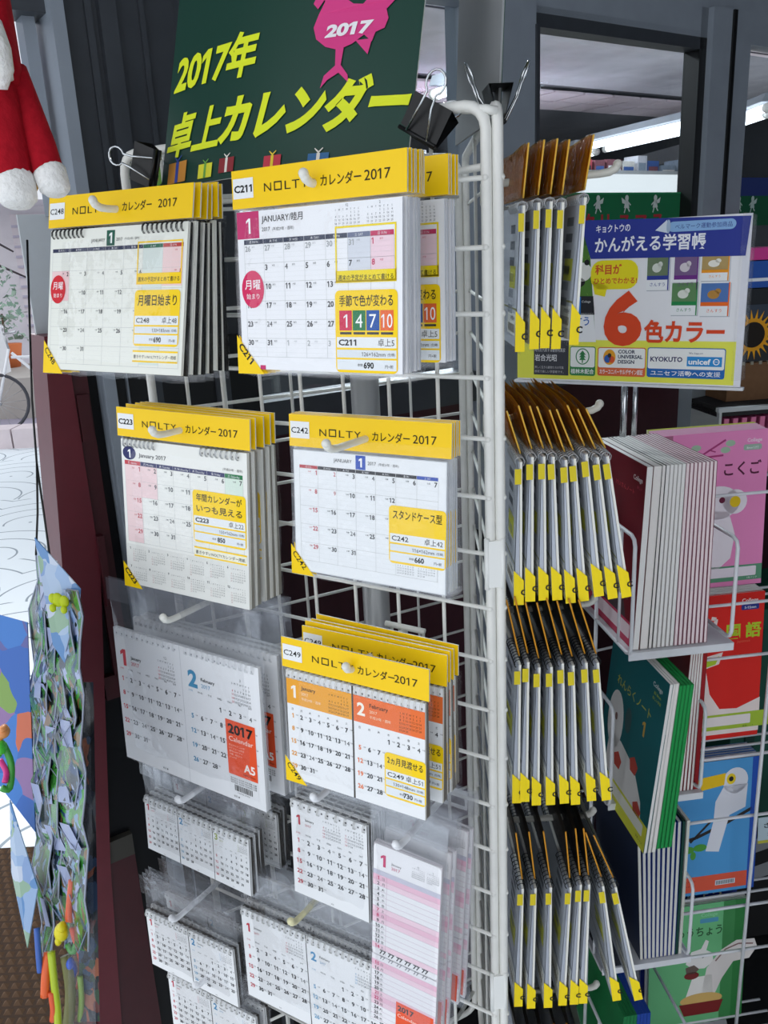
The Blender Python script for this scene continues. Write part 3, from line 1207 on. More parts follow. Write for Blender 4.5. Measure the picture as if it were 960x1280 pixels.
for z in (1.62, 1.86):
    s = .9
    n_ = 0
    while s < 4.6:
        w = gq.uniform(.06, .16)
        h = gq.uniform(.08, .19)
        b = MB()
        c = gq.choice(gc)
        b.box(0, w, 0, .12, 0, h, mat(c, .5, vary=.15, scale=20))
        b.box(.01, w-.01, -.001, 0, h*.45, h*.75, mat(gq.choice(gc), .5))
        o = b.build('boxed_goods', None, tuple(W0+WD*s-WN*(3.03)+Vector((0, 0, z))), (0, 0, WANG))
        cn = {'#c9c9d0': 'pale grey', '#b4404c': 'red', '#3f5f9e': 'blue', '#d6d3cd': 'beige', '#2c2c30': 'black', '#7d4b55': 'maroon',
              '#8b98a8': 'slate blue', '#e2e2e6': 'white', '#4d7f5a': 'green'}[c]
        tag(o, f'small {cn} carton, {nth(n_)} from the left on the {"lower" if z < 1.7 else "upper"} goods shelf', 'carton', 'cartons on the goods shelf inside the shop')
        s += w+gq.uniform(.005, .05)
        n_ += 1

# the green christmas band on the glass with white cut-outs and red letters
P = Print(.6)
P.rect(0, 0, 427, 70, '#1f6b45', 1)
P.rect(0, 0, 427, 3, '#2d8a5b', 2)
for i, t in enumerate('メリークリスマス'):
    P.text(8+i*48, 66, t, 36, '#a8323a', 2, bold=.03)


def angel(P, x, y, s, c='#c9d2cd', flip=1, lay=4):
    P.disc(x, y, 4*s, 4.4*s, c, lay)
    P.poly([(x-3*s, y+3*s), (x+3*s, y+3*s), (x+6*s, y+14*s), (x-6*s, y+14*s)], c, lay)
    P.poly([(x, y+5*s), (x+flip*12*s, y-1*s), (x+flip*10*s, y+7*s), (x, y+9*s)], c, lay)
    P.line([(x-2*s, y+13*s), (x-5*s, y+21*s)], 2.2*s, c, lay)
    P.line([(x+2*s, y+13*s), (x+7*s, y+19*s)], 2.2*s, c, lay)
    P.line([(x-flip*2*s, y+5*s), (x-flip*9*s, y+10*s)], 2*s, c, lay)


for i, (x, f) in enumerate(((190, 1), (268, -1), (350, 1))):
    angel(P, x, 10, 1.25, flip=f)
o = P.build('window_banner', None, tuple(W0+WD*.208+WN*.001-WN*.028+Vector((0, 0, 1.583))), (0, 0, WANG))
tag(o, 'green christmas band with white angel cut-outs stuck in the big window', 'banner')
P = Print(.6)
P.rect(0, 0, 380, 60, '#1c5c3d', 1)
P.rect(0, -36, 380, 36, '#2b3b73', 1)
for i, (x, f) in enumerate(((20, 1), (52, -1), (100, 1))):
    angel(P, x, 6, 1.3, '#b9d2c6', f)
o = P.build('window_banner', None, tuple(W0+WD*.775-WN*.027+Vector((0, 0, 1.575))), (0, 0, WANG))
tag(o, 'blue and green christmas band in the far right window', 'banner')

# unseen canopy over the pavement, put above the frame to block top light
b = MB()
b.box(-1.6, 5, -2.6, 0, 2.62, 2.7, mat('#b9bcc0', .8, vary=.05))
structure(b.build('ceiling.001', None, tuple(W0), (0, 0, WANG)))
# unseen wall, added right of the stand to block light from that side
b = MB()
b.box(1.75, 1.85, -1.6, 2.6, 0, 2.62, mat('#54565a', .8, vary=.08))
structure(b.build('added_wall_right'))
b = MB()
b.box(-.3, 2.4, -.62, .0, 0, .02, mat('#17181a', .7, vary=.2))  # dark floor strip added to darken the ground beside the wall
structure(b.build('floor.003', None, tuple(W0), (0, 0, WANG)))
#@@PART2

# ------------------------------------------------------------------ the three-sided wire rack
A_ = G(-.308, GRID_N, 0)
B_ = G(-.712, GRID_N, 0)
rotm = Matrix.Rotation(R(-60), 3, 'Z')
C_ = A_+rotm @ (B_-A_)
CTR = (A_+B_+C_)/3
D2 = (C_-A_).normalized()
NN = Vector((D2.y, -D2.x, 0))
RANG = math.atan2(D2.y, D2.x)
rack = empty('wire_rack', (CTR.x, CTR.y, 0), (0, 0, 0), 'tall cream wire display rack with three grid sides holding all the desk calendars', 'display rack')
ZT, ZB = 1.605, .28
PANW = .404
PITCHW = .0515
_pw = {}


def panel_wires(origin, ang, w, nup=8):
    """one grid side: frame loop, rungs and uprights; local x along the side, y to the outside is -y"""
    org = origin-Vector((CTR.x, CTR.y, 0))
    fb = MB()
    r = .0046
    rr = .018
    pts = []
    for qx, qz, a0 in ((w-rr, ZT-rr, 0), (rr, ZT-rr, 90), (rr, ZB+rr, 180), (w-rr, ZB+rr, 270)):
        for k in range(5):
            a = R(a0+k*22.5)
            pts.append((qx+rr*math.cos(a), 0, qz+rr*math.sin(a)))
    fb.tube(pts, r, WIRE, 10, closed=True)
    fb.build('frame', rack, tuple(org), (0, 0, ang))
    if 'h' not in _pw:
        hb = MB()
        hb.tube([(0, 0, 0), (w, 0, 0)], .0021, WIRE, 6)
        hb.ball((-.0005, 0, 0), .003, .003, .003, WIRE, 6, 4)
        hb.ball((w+.0005, 0, 0), .003, .003, .003, WIRE, 6, 4)
        _pw['h'] = hb.mesh('rung')
        vb = MB()
        vb.tube([(0, .003, ZB), (0, .003, ZT)], .002, WIRE, 6)
        _pw['v'] = vb.mesh('upright')
    z = 1.5515
    cb, sb = math.cos(ang), math.sin(ang)
    while z > ZB+.02:
        link('rung', _pw['h'], rack, (org.x+sb*.003, org.y-cb*.003, z), (0, 0, ang))
        z -= .0525
    for i in range(1, nup):
        x = i*w/nup
        link('upright', _pw['v'], rack, (org.x+cb*x, org.y+sb*x, 0), (0, 0, ang))


panel_wires(B_, R(YAW), PANW)
panel_wires(A_+NN*.009, RANG, PANW, 2)
panel_wires(C_, math.atan2((B_-C_).y, (B_-C_).x), PANW, 5)
pb = MB()
pb.tube([(0, 0, .02), (0, 0, 1.56)], .0155, mat('#b4b5b6', .35, .3, .5, bump=.05), 20)
pb.build('centre_pole', rack, (0, 0, 0))
pb = MB()
pb.tube([(0, 0, 1.56), (0, 0, 1.575)], [.018, .012], WIRE, 16)
pb.tube([(0, 0, 0), (0, 0, .03)], [.2, .19], WIRE, 32)
pb.build('base', rack, (0, 0, 0))
for z in (1.56, .32):
    for q in (A_, B_, C_):
        pb = MB()
        pb.tube([(0, 0, z), tuple(q-CTR+Vector((0, 0, z)))], .003, WIRE, 6)
        pb.build('spoke', rack)
for z in (1.228, .745):
    pb = MB()
    e1_ = A_-CTR+U*.002
    e2_ = A_+NN*.009-CTR
    m_ = mat('#f2f2ee', .4)
    pb.box(-.0065, .0065, -.002, .002, -.022, .022, m_)
    for s in (-.007, .007):
        pb.tube([(s, 0, -.024), (s, 0, .024)], .0025, m_, 8)
    d_ = e2_-e1_
    o = pb.build('corner_joint', rack, tuple((e1_+e2_)/2+NV*.004+Vector((0, 0, z))), (0, 0, math.atan2(d_.y, d_.x)))
# loop that joins the two panels over the top corner
pb = MB()
a0 = A_-CTR
pb.tube([tuple(a0-U*.02+Vector((0, 0, ZT-.002))), tuple(a0+Vector((0, 0, ZT-.004))), tuple(a0+NN*.009+Vector((0, 0, ZT-.006)))], .0035, WIRE, 8)
pb.build('joining_loop', rack)

# ------------------------------------------------------------------ the calendar packs on the front side
d248, d211, d223, d242, d249, dA5 = design_c248(), design_c211(), design_c223(), design_c242(), design_c249(), design_a5()
stack(d248, True, -.645, -.577, 1.533, [0, 8, 17, 25, 31, 39], 'cream calendar pack with red disc and black stand',
      'spiral calendars with a red disc and black stand', 0, 12.8, .3, 11, hookdesc='top left calendars with black stands')
stack(d211, True, -.410, -.565, 1.536, [0, 3.6, 7.2, 11, 14.6, 18.4, 22, 62, 66, 72, 76], 'flat calendar pack with magenta January square',
      'flat calendars with a magenta January square', -2.4, 4.9, -.5, 12, jit=.35, hookdesc='calendars with a magenta January square')
stack(d223, True, -.607, -.589, 1.327, [0, 10, 24, 32, 39], 'spiral calendar pack with navy oval and year strip',
      'spiral calendars with a year overview strip', 2.5, 4.9, 1.5, 13, hookdesc='calendars with the year overview strip')
stack(d242, True, -.406, -.612, 1.329, [0, 3.6, 7.4, 11.5, 15], 'clear-cased calendar pack with blue January square',
      'cased calendars with a blue January square', -.4, 5.6, -.6, 14, jit=.35, hookdesc='clear-cased calendars with a blue January square')
stack(d249, True, -.401, -.562, 1.128, [0, 31, 38, 46, 54], 'two-month calendar pack with orange month bands',
      'two-month calendars with orange bands', 1.3, 3.7, 0, 15, hookdesc='two-month calendars with orange bands')
dA5['rise'] = .036
stack(dA5, False, -.626, -.574, 1.113, [0, 29, 38, 46], 'large white two-month calendar pack with orange size label',
      'large white calendars with orange labels', -.5, 2.3, .6, 16, hookdesc='large white calendars with orange labels')


def plain(W, H, n, big, rise, rn, stand=('#3a352f', 8)):
    w = W/n
    rg = []
    for k in range(n):
        rg.append(((k*w+3)/1000, ((k+1)*w-3.5)/1000, rn))
    return dict(w=W, h=H, page=plain_months(W, H, n, big), stand=stand, ring=rg, ringc=mat('#c9c9c7', .3), block=.0022, edge='#dedfe0', rise=rise)


d3 = plain(161, 72, 3, 11, .032, 7)
d2s = plain(146, 80, 2, 12, .028, 9)
dj = plain(94, 110, 1, 15, .026, 9)
d2m = plain(184, 118, 2, 15, .03, 12)
stack(d3, False, -.641, -.575, .896, [0, 8, 16, 47, 54, 61], 'small three-month calendar pack in a clear bag', 'small three-month calendars', 0, 3, 1.2, 21,
      hookc='#f4f5f8', hookdesc='small three-month calendars')
stack(d2s, False, -.680, -.575, .722, [0, 10, 34], 'small two-month calendar pack near the lower left', 'small two-month calendars', 0, 3, -2, 22,
      hookc='#f4f5f8', hookdesc='small two-month calendars')
stack(dj, False, -.450, -.575, .969, [0, 7, 14, 21, 28], 'small portrait one-month calendar pack in a clear bag', 'portrait one-month calendars', 0, 3, 0, 23,
      hookc='#f4f5f8', hookdesc='portrait one-month calendars')
stack(d2m, False, -.494, -.575, .798, [0, 12, 24], 'medium two-month calendar pack at the bottom centre', 'medium two-month calendars', 0, 3, -1.5, 24,
      hookc='#e8e2b4', hookdesc='medium two-month calendars')
dl = plain(146, 80, 2, 12, .028, 9)
stack(dl, False, -.655, -.575, .635, [0, 14], 'two-month calendar pack at the lower edge', 'lowest two-month calendars', 0, 3, -1, 25,
      hookc='#f4f5f8', hookdesc='lowest two-month calendars')
dp = design_pink()
dp['rise'] = .022
stack(dp, False, -.358, -.575, .953, [0, 3.5, 22, 26, 58, 64], 'tall pink-lined planner calendar pack beside the right post', 'tall pink-lined planners', 2, 2, 3, 26, jit=.8,
      hookc='#f4f5f8', hookdesc='tall pink-lined planners')

# ------------------------------------------------------------------ the packs on the right side, seen edge on


def back_print(w, h, black):
    P = Print()
    P.rect(0, 0, w, h, '#c3c9d4' if not black else '#b9bfca', 0)
    for i in range(6):
        P.rect(w*.70, 14+i*13, w*.16, 7, '#5c6470' if i < 3 else '#8f97a5', 1)
    P.rect(w*.72, h*.42, w*.2, h*.16, '#cfd13a', 1)
    P.rect(0, h*.72, w, 1.6, '#8a8b55' if not black else '#20222a', 1)
    P.rect(w*.70, h*.76, w*.28, h*.16, '#eceee9', 1)
    P.text(w*.96, h*.81, '本体価格+税', 4, '#3a3a3a', 2, 'r')
    for i in range(10):
        P.rect(w*.74+i*3.4, h*.84, 1.7, h*.06, '#5a4a20', 2)
    return P


def make_edge_pack(d, w_, h_, hdr, seed, amber=True, dark=False, t=.0062):
    """a pack hung with its cover turned away: amber header flap, coil end, code label folded round the near edge"""
    w, h = w_/1000, h_/1000
    root = empty('desk_calendar', cat='calendar')
    hd = MB()
    P = []
    for i in range(7):
        f = i/6
        row = []
        for j in range(7):
            g_ = j/6
            x = -w/2+w*g_-.002+.010*(1-f)*(1 if g_ < .5 else 0)*(1-2*g_)
            row.append((x, hdr[1]*f+.0012*math.sin(g_*7+seed)*f, -.018+f*(.018+hdr[0])))
        P.append(row)
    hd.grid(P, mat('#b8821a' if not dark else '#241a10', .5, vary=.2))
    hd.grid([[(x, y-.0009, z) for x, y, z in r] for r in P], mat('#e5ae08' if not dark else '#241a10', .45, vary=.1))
    edge = [P[i][0] for i in range(7)]
    hd.tube([(x-.0004, y-.0004, z) for x, y, z in edge], .0009, mat('#e6b84a' if not dark else '#d08e22', .5), 5)
    hd.build('header_card', root)
    fl_ = MB()
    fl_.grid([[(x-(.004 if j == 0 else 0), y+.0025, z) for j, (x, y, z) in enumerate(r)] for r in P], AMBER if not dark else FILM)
    fl_.build('header_film', root)
    b = MB()
    b.box(-w/2, w/2, -.001, .0012, -h, 0, mat('#e8e6dd', .6))
    b.build('page_block', root, (0, 0, -.024))
    b = MB()
    b.add([(-w/2, .0016, 0), (w/2, .0016, 0), (w/2, .0016, -h), (-w/2, .0016, -h), (-w/2, .0022, 0), (w/2, .0022, 0), (w/2, t, -h), (-w/2, t, -h)],
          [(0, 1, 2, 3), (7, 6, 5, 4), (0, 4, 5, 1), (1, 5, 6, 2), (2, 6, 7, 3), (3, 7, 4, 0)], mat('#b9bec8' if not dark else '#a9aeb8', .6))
    b.build('stand_card', root, (0, 0, -.024))
    bp = back_print(w_, h_, dark)
    bp.b.v = [(-x+w/2, .0024+(t-.002)*(-z/h)+.0004-y, z) for x, y, z in bp.b.v]
    bp.b.f = [f[::-1] for f in bp.b.f]
    bp.build('back_print', root, (0, 0, -.024))
    rb = MB()
    n_ = 9
    for s0, s1 in ((-w/2+.004, -w/2+.05), (w/2-.05, w/2-.004)):
        for i in range(n_):
            x = s0+(s1-s0)*i/(n_-1)
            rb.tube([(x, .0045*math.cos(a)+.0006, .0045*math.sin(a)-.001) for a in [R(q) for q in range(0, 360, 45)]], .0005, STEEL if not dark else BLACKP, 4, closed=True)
    rb.build('ring_binding', root, (0, 0, -.024))['kind'] = 'stuff'
    lab = MB()
    y0, y1 = -.0024, t+.0006
    x = -w/2-.0012
    z = -.024
    lab.add([(x, y0, z-h+.020), (x, y1, z-h+.030), (x, y1, z-h-.004), (x, y0, z-h-.004), (x+.022, y0, z-h-.004)],
            [(0, 1, 2, 3), (0, 3, 4)], mat('#f6d908', .45))
    tl_ = MB()
    tl_.add([(x, .0, z-.006), (x, y1-.001, z-.006), (x, y1-.001, z-.020), (x, .0, z-.020)], [(0, 1, 2, 3)], mat('#d9c41c', .45))
    tl_.build('edge_label', root)
    cp = Print(.1)
    cp.text(0, 0, 'C', 7.5, '#151515', 2, bold=.04)
    lab.build('code_label', root)
    cp.build('label_lettering', root, (x-.0003, .0005, z-h+.006), (0, 0, R(-90)))
    bm2 = bag_mesh(-w/2-.003, w/2+.004, -.024-h-.006, -.012, .005, seed, FILM)
    bm2.build('clear_bag', root, (0, .002, 0))
    return root


def edge_row(protos, specs, zh, w_, h_, desc, hooktip, hooklabel):
    for i, (s, tilt, yaw, roll, dz, k) in enumerate(specs):
        src = protos[k]
        o = src if not src.get('used') else copy_tree(src)
        src['used'] = 1
        w = (o.get('w') or w_)/1000
        base = A_+NN*(.015+s)+D2*(w/2+.006+.0)+Vector((0, 0, zh+dz))
        o.location = base
        o.rotation_euler = (-R(tilt), R(roll), RANG+R(yaw))
        o['group'] = f'edge-on calendar packs in the {desc}'
        nm = ('leftmost', 'second from the left', 'third from the left', 'fourth from the left', 'fifth from the left', 'sixth from the left',
              'seventh from the left', 'eighth from the left', 'ninth from the left')[i] if i < len(specs)-1 else 'rightmost'
        o['label'] = f'edge-on calendar pack, {nm} in the {desc}'
    hook(A_+NN*.009+D2*.087+Vector((0, 0, zh-.004)), RANG, hooktip, hooklabel, '#dcdad0', lift=.004)


q = random.Random(9)


def spec(ss, ts, k=0, yj=1.0):
    return [(s, t, 2.2+q.uniform(-yj, yj), q.uniform(-.6, .6), q.uniform(-.003, .003), k if isinstance(k, int) else k[i]) for i, (s, t) in enumerate(zip(ss, ts))]


e1p = make_edge_pack(None, 150, 112, (.022, -.003), 1, t=.005)
e2p = make_edge_pack(None, 160, 131, (.022, .012), 2)
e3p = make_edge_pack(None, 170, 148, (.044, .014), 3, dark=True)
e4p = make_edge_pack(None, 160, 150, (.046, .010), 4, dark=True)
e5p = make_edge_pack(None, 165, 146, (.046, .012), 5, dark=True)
for o, w in ((e1p, 150), (e2p, 160), (e3p, 170), (e4p, 160), (e5p, 165)):
    o['w'] = w
edge_row([e1p], spec([.013, .024, .034, .044, .062], [-1, -1, -1.5, -1.5, -3]), 1.556, 150, 112, 'top row on the right', .11, 'cream peg hook of the top row on the right side')
edge_row([e2p], spec([.011, .020, .029, .038, .047, .055, .063, .072, .081], [0, 0, 1, 3, 3.5, 5.5, 7, 8.3, 10]), 1.345, 160, 131,
         'second row on the right', .10, 'cream peg hook of the second row on the right side')
edge_row([e3p], spec([.008, .018, .028, .038, .048, .058, .069, .078], [-.5, -.5, 0, 1, 2, 2.5, 4, 5.5]), 1.146, 170, 148,
         'third row on the right', .10, 'cream peg hook of the third row on the right side')
edge_row([e4p, e5p], spec([.012, .024, .040, .061, .071, .081, .090, .100], [-1, -1, 0, -1.5, -1, -.5, 8, 12], (0, 0, 0, 0, 0, 0, 1, 1)), .893, 160, 150,
         'fourth row on the right', .105, 'cream peg hook of the fourth row on the right side')
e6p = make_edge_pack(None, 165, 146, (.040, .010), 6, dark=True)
e6p['w'] = 165
edge_row([e6p], spec([.012, .026, .040, .055, .070, .083], [0, 1, 2, 3, 5, 8]), .652, 165, 146,
         'bottom row on the right', .115, 'cream peg hook of the bottom row on the right side')
for o in sc.objects:
    for k in ('used', 'w'):
        if k in o:
            del o[k]

# ------------------------------------------------------------------ green sign on the top bar
sp = [G(-.628, -.640, 1.566), G(-.345, -.640, 1.566), G(-.628, -.702, 1.775)]
W_, H_ = .297, .212
ZS = 1.566
tl = R(17)


def swarp(v):
    x, y, z = v
    f = (x-.1485)/.1485
    return (x, y+.016*(f*f)-.010, z)


sroot = empty('advert_board', tuple(G(-.642, -.630, ZS)), (-tl, 0, R(YAW)), 'dark green advertising board with a pink rooster and yellow lettering on the rack top', 'sign')
sroot.scale = (.925, .925, .925)
b = MB()
for yy, c in ((0, '#123c30'), (.0016, '#cfd0cc')):
    b.grid([[swarp((i*.297/16, yy, H_-j*H_/2)) for i in range(17)] for j in range(3)], mat(c, .38, 0, .4))
bnd = [[swarp((i*.297/16, yy, H_)) for i in range(17)] for yy in (0, .0016)]
b.grid(bnd, mat('#d8d9d4', .5))
bnd = [[swarp((i*.297/16, yy, 0)) for i in range(17)] for yy in (0, .0016)]
b.grid(bnd, mat('#d8d9d4', .5))
for i in (0, 16):
    b.grid([[swarp((i*.297/16, yy, H_*j/2)) for yy in (0, .0016)] for j in range(3)], mat('#d8d9d4', .5))
b.build('board', sroot)
P = Print(.15)
YG = '#e6f02a'
P.text(8, 112, '2017年', 44, YG, 2, bold=.036, shear=.16, w=118, res=3)
P.text(5, 176, '卓上', 45, YG, 2, bold=.03, shear=.2, w=82, res=3)
P.text(86, 174, 'カレンダー', 47, YG, 2, bold=.05, shear=.22, w=204, res=3)
PK = '#dc3f86'


def rooster(P, ox, oy, s):
    def T(pts):
        return [(ox+a*s, oy+b*s) for a, b in pts]
    body = [(0, 0), (-3, 8), (0, 16), (8, 22), (18, 25), (28, 22), (36, 17), (42, 22), (44, 16), (50, 14), (52, 8), (50, 2), (56, -4), (60, -14),
            (62, -22), (54, -14), (50, -22), (46, -12), (41, -20), (38, -8), (33, -3), (26, -4), (20, -8), (17, -16), (16, -26), (10, -32), (4, -30), (1, -24), (3, -16), (4, -8)]
    from mathutils.geometry import tessellate_polygon
    pts = T(body)
    tris = tessellate_polygon([[Vector((a, b, 0)) for a, b in pts]])
    for t in tris:
        t = [pts[i] for i in t]
        ar = (t[1][0]-t[0][0])*(t[2][1]-t[0][1])-(t[2][0]-t[0][0])*(t[1][1]-t[0][1])
        P.poly(t if ar > 0 else t[::-1], PK, 2)
    for pts in ([(1, -22), (-5, -20), (2, -17)], [(-1, -16), (-5, -8), (-1, -4), (4, -10)],
                [(4, -30), (2, -38), (8, -34), (11, -40), (13, -33), (19, -36), (15, -28), (10, -26)],
                [(16, 24), (22, 24), (21, 36), (17, 36)], [(17, 35), (21, 35), (27, 42), (28, 47), (20, 40), (12, 44), (7, 49), (9, 41)],
                [(50, -4), (58, -12), (68, -22), (74, -34), (66, -30), (58, -26)], [(30, 20), (42, 20), (40, 30)]):
        P.poly(T(pts), PK, 2)
    P.disc(ox+8*s, oy-25*s, 1.3*s, 1.3*s, '#123c30', 3, 10)


rooster(P, 196, 74, 1.35)
P.text(228, 95, '2017', 14, '#f4eef2', 3, 'c', bold=.05, shear=.2, w=46)
for x, y, c1, c2, s in ((12, 186, '#c98a3a', '#3a4ea0', 30), (62, 194, '#e6e23a', '#6fae4a', 20), (92, 192, '#8e2e34', '#e9e4da', 20), (150, 196, '#c23b4a', '#e9c93a', 20), (200, 198, '#3a6ea0', '#e9e4da', 22)):
    P.rect(x, y, s, s*.7, c1, 2)
    P.rect(x+s*.42, y, s*.16, s*.7, c2, 3)
    P.line([(x+s*.5, y), (x+s*.3, y-s*.2), (x+s*.5, y-s*.05), (x+s*.7, y-s*.2), (x+s*.5, y)], .8, c2, 3)
P.build('board_print', sroot, (0, -.0008, H_), warp=lambda v: (v[0], v[1]+swarp((v[0], 0, 0))[1], v[2]))

# second board on the right side, seen from behind
sr2 = empty('advert_board', tuple(A_+NN*.014+D2*.03+Vector((0, 0, 1.60))), (R(3), 0, RANG+R(7)), 'tall grey-backed advertising board seen almost edge on above the right post', 'sign')
b = MB()
b.box(0, .20, 0, .0018, 0, .24, mat('#8b8d8e', .6, vary=.02))
b.box(0, .20, -.0006, 0, 0, .24, mat('#123c30', .4))
b.build('board', sr2)
P = Print()
P.rect(2, 20, 6, 90, '#e6f02a', 1)
P.text(6, 190, '卓上カレンダー', 34, '#e6f02a', 1, bold=.04, w=180)
P.build('board_print', sr2, (0, -.0008, .24))


def binder_clip(loc, rot, label, s=1.):
    root = empty('binder_clip', loc, rot, label, 'clip', 'black binder clips on the rack top')
    b = MB()
    w, h, d = .016*s, .024*s, .0085*s
    v = [(-w, -d, h), (w, -d, h), (w, d, h), (-w, d, h), (-w, -.002, 0), (w, -.002, 0), (w, .002, 0), (-w, .002, 0)]
    b.add(v, [(4, 5, 1, 0), (6, 7, 3, 2), (0, 1, 2, 3)], BLACKP)
    v2 = [(a*.97, b_*.82, c-.0006) for a, b_, c in v]
    b.add(v2, [(0, 1, 5, 4), (2, 3, 7, 6), (3, 2, 1, 0)], BLACKP)
    b.tube([(-w, -.0025, 0), (w, -.0025, 0)], .0015*s, BLACKP, 8)
    b.tube([(-w, .0025, 0), (w, .0025, 0)], .0015*s, BLACKP, 8)
    b.build('clip_body', root)
    for sg in (-1, 1):
        hb = MB()
        pts = []
        for t in range(-150, 151, 25):
            a = R(t)
            pts.append((.0075*s*math.sin(a), sg*.019*s+sg*.003*s*math.cos(a), h+.008*s+.0075*s*math.cos(a)))
        L_ = [(-.009*s, sg*.004, 0), (-.0045*s, sg*.0135*s, h*.72)]+pts+[(.0045*s, sg*.0135*s, h*.72), (.009*s, sg*.004, 0)]
        hb.tube(L_, .0009*s, CHROME, 6)
        hb.build('handle', root)
    return root


ctop = ZT
binder_clip(tuple(G(-.362, GRID_N+.012, ctop-.020)), (R(-22), R(30), R(YAW)), 'black binder clip gripping the lower right corner of the green board', 1.15)
binder_clip(tuple(G(-.632, GRID_N+.036, ctop-.022)), (R(-14), R(-68), R(YAW)), 'black binder clip gripping the lower left corner of the green board', 1.1)
binder_clip(tuple(A_+NN*.012+D2*.03+Vector((0, 0, ctop-.012))), (0, 0, RANG+R(4)), 'black binder clip on the grey-backed board above the right post', 1.15)
# small green tag and wire flower by the left of the sign
t_ = empty('green_tag', tuple(G(-.70, -.69, 1.575)), (0, 0, R(YAW)), 'small green leaf tag with a wire flower clip at the rack top left corner', 'tag')
b = MB()
b.add([(-.004, 0, 0), (.012, 0, .006), (.009, 0, .020), (-.004, 0, .017), (-.008, 0, .008)], [(0, 1, 2, 3, 4)], mat('#6a9a35', .6))
b.add([(-.004, .001, 0), (.012, .001, .006), (.009, .001, .020), (-.004, .001, .017), (-.008, .001, .008)], [(4, 3, 2, 1, 0)], mat('#6a9a35', .6))
b.build('leaf', t_)
b = MB()
for k in range(5):
    a0 = R(72*k)
    b.tube([(-.014+.008*math.cos(a0)+.005*math.cos(R(a)), -.001, .018+.008*math.sin(a0)+.005*math.sin(R(a))) for a in range(0, 360, 45)], .0006, CHROME, 5, closed=True)
b.build('wire_flower', t_)

# ------------------------------------------------------------------ second rack: notebooks
E1 = Vector((.9925, .1219, 0))
E2 = Vector((-.1219, .9925, 0))
EANG = math.atan2(E1.y, E1.x)


def EP(a, d, z):
    return E1*a+E2*d+Vector((0, 0, z))


rk = empty('notebook_rack', tuple(EP(.66, 1.25, 0)), (0, 0, EANG), 'white wire rack with pockets full of school notebooks at the right', 'display rack')
OFF = EP(.66, 1.25, 0)


def rod(pts, r=.0027, name='wire', m=WIREB):
    b = MB()
    b.tube([(a-.66, d-1.25, z) for a, d, z in pts], r, m, 8)
    return b.build(name, rk)


def hloop(a, d0, d1, z0, z1):
    """side guard of a pocket: comes forward along the top, turns down, returns along the bottom"""
    k = .012
    return rod([(a, d1, z1), (a, d0+k, z1), (a, d0+k*.3, z1-k*.3), (a, d0, z1-k), (a, d0, z0+k), (a, d0+k*.3, z0+k*.3), (a, d0+k, z0), (a, d1, z0)])


LEV = [.975, .706, .400, .13]
for i, z in enumerate(LEV):
    dn = (0.98, 1.03, 1.03, 1.0)[i]
    # shelf plate of the left pocket
    b = MB()
    b.box(.438-.66, .586-.66, dn-1.25, dn+.20-1.25, z-.004, z-.001, WIREB)
    b.box(.438-.66, .586-.66, dn-.002-1.25, dn-1.25, z-.012, z-.001, WIREB)
    b.build('shelf_plate', rk)
    hloop(.436, dn-.012, dn+.19, z+.0, z+.165)
    hloop(.575, dn-.012, dn+.19, z+.01, z+.15)
    rod([(.436, dn+.03, z), (.436, dn+.03, z+.165)], .0022)
# tall fixed rods
for a, d in ((.436, 1.09), (.436, 1.20), (.715, 1.09), (.60, 1.26), (.60, 1.22)):
    rod([(a, d, .05), (a, d, 1.20)], .003)
FL = [.952, .698, .418, .145]
for i, z in enumerate(FL):
    d = (1.15, 1.12, 1.10, 1.10)[i]
    rod([(.585, d, z+.175), (.90 if i == 0 else .80, d, z+.175)], .0026)
    rod([(.585, d, z-.004), (.90 if i == 0 else .80, d, z-.004)], .0026)
    if i:
        rod([(.80, d, z-.004), (.812, d, z+.006), (.812, d, z+.165), (.80, d, z+.175)], .0026)
    rod([(.585, d+.03, z-.006), (.80, d+.03, z-.006)], .0022)
    rod([(.585, d+.055, z-.006), (.80, d+.055, z-.006)], .0022)
for z in (1.10, .86, .60, .33):
    rod([(.436, 1.20, z), (.60, 1.24, z)], .0022)
rod([(.60, 1.24, .02), (.60, 1.24, 1.15)], .008, 'centre_pole', CHROME)
rod([(.585, 1.27, .02), (.585, 1.27, 1.15)], .006, 'centre_pole', CHROME)
b = MB()
b.tube([(0, 0, 0), (0, 0, .03)], [.13, .12], WIREB, 32)
b.build('base', rk)


def notebook(name, w, h, t, cover, label, group, loc, rot, printer=None, spine=None, page='#e6e5df', fold=False):
    """bound booklet: local X across the cover, Z up, cover faces -Y, spine at x=0, opening at x=w"""
    root = empty('notebook', loc, rot, label, 'notebook', group)
    b = MB()
    cm = mat(cover, .4, 0, .4)
    b.box(0, w, 0, .0004, 0, h, cm)
    b.box(0, w, t-.0004, t, 0, h, cm)
    if spine:
        b.box(-.0004, .0, 0, t, 0, h, mat(spine, .45))
    b.build('cover', root)
    b = MB()
    b.box(.0003, w-.0006, .0005, t-.0005, .0004, h-.0006, mat(page, .7, vary=.03, scale=900))
    b.build('pages', root)
    if printer:
        P = Print(.1)
        printer(P, w*1000, h*1000)
        P.build('cover_print', root, (0, -.0002, h))
    return root


def fpoly(P, pts, c, lay=2):
    from mathutils.geometry import tessellate_polygon
    for t in tessellate_polygon([[Vector((a, b, 0)) for a, b in pts]]):
        t = [pts[i] for i in t]
        ar = (t[1][0]-t[0][0])*(t[2][1]-t[0][1])-(t[2][0]-t[0][0])*(t[1][1]-t[0][1])
        P.poly(t if ar > 0 else t[::-1], c, lay)


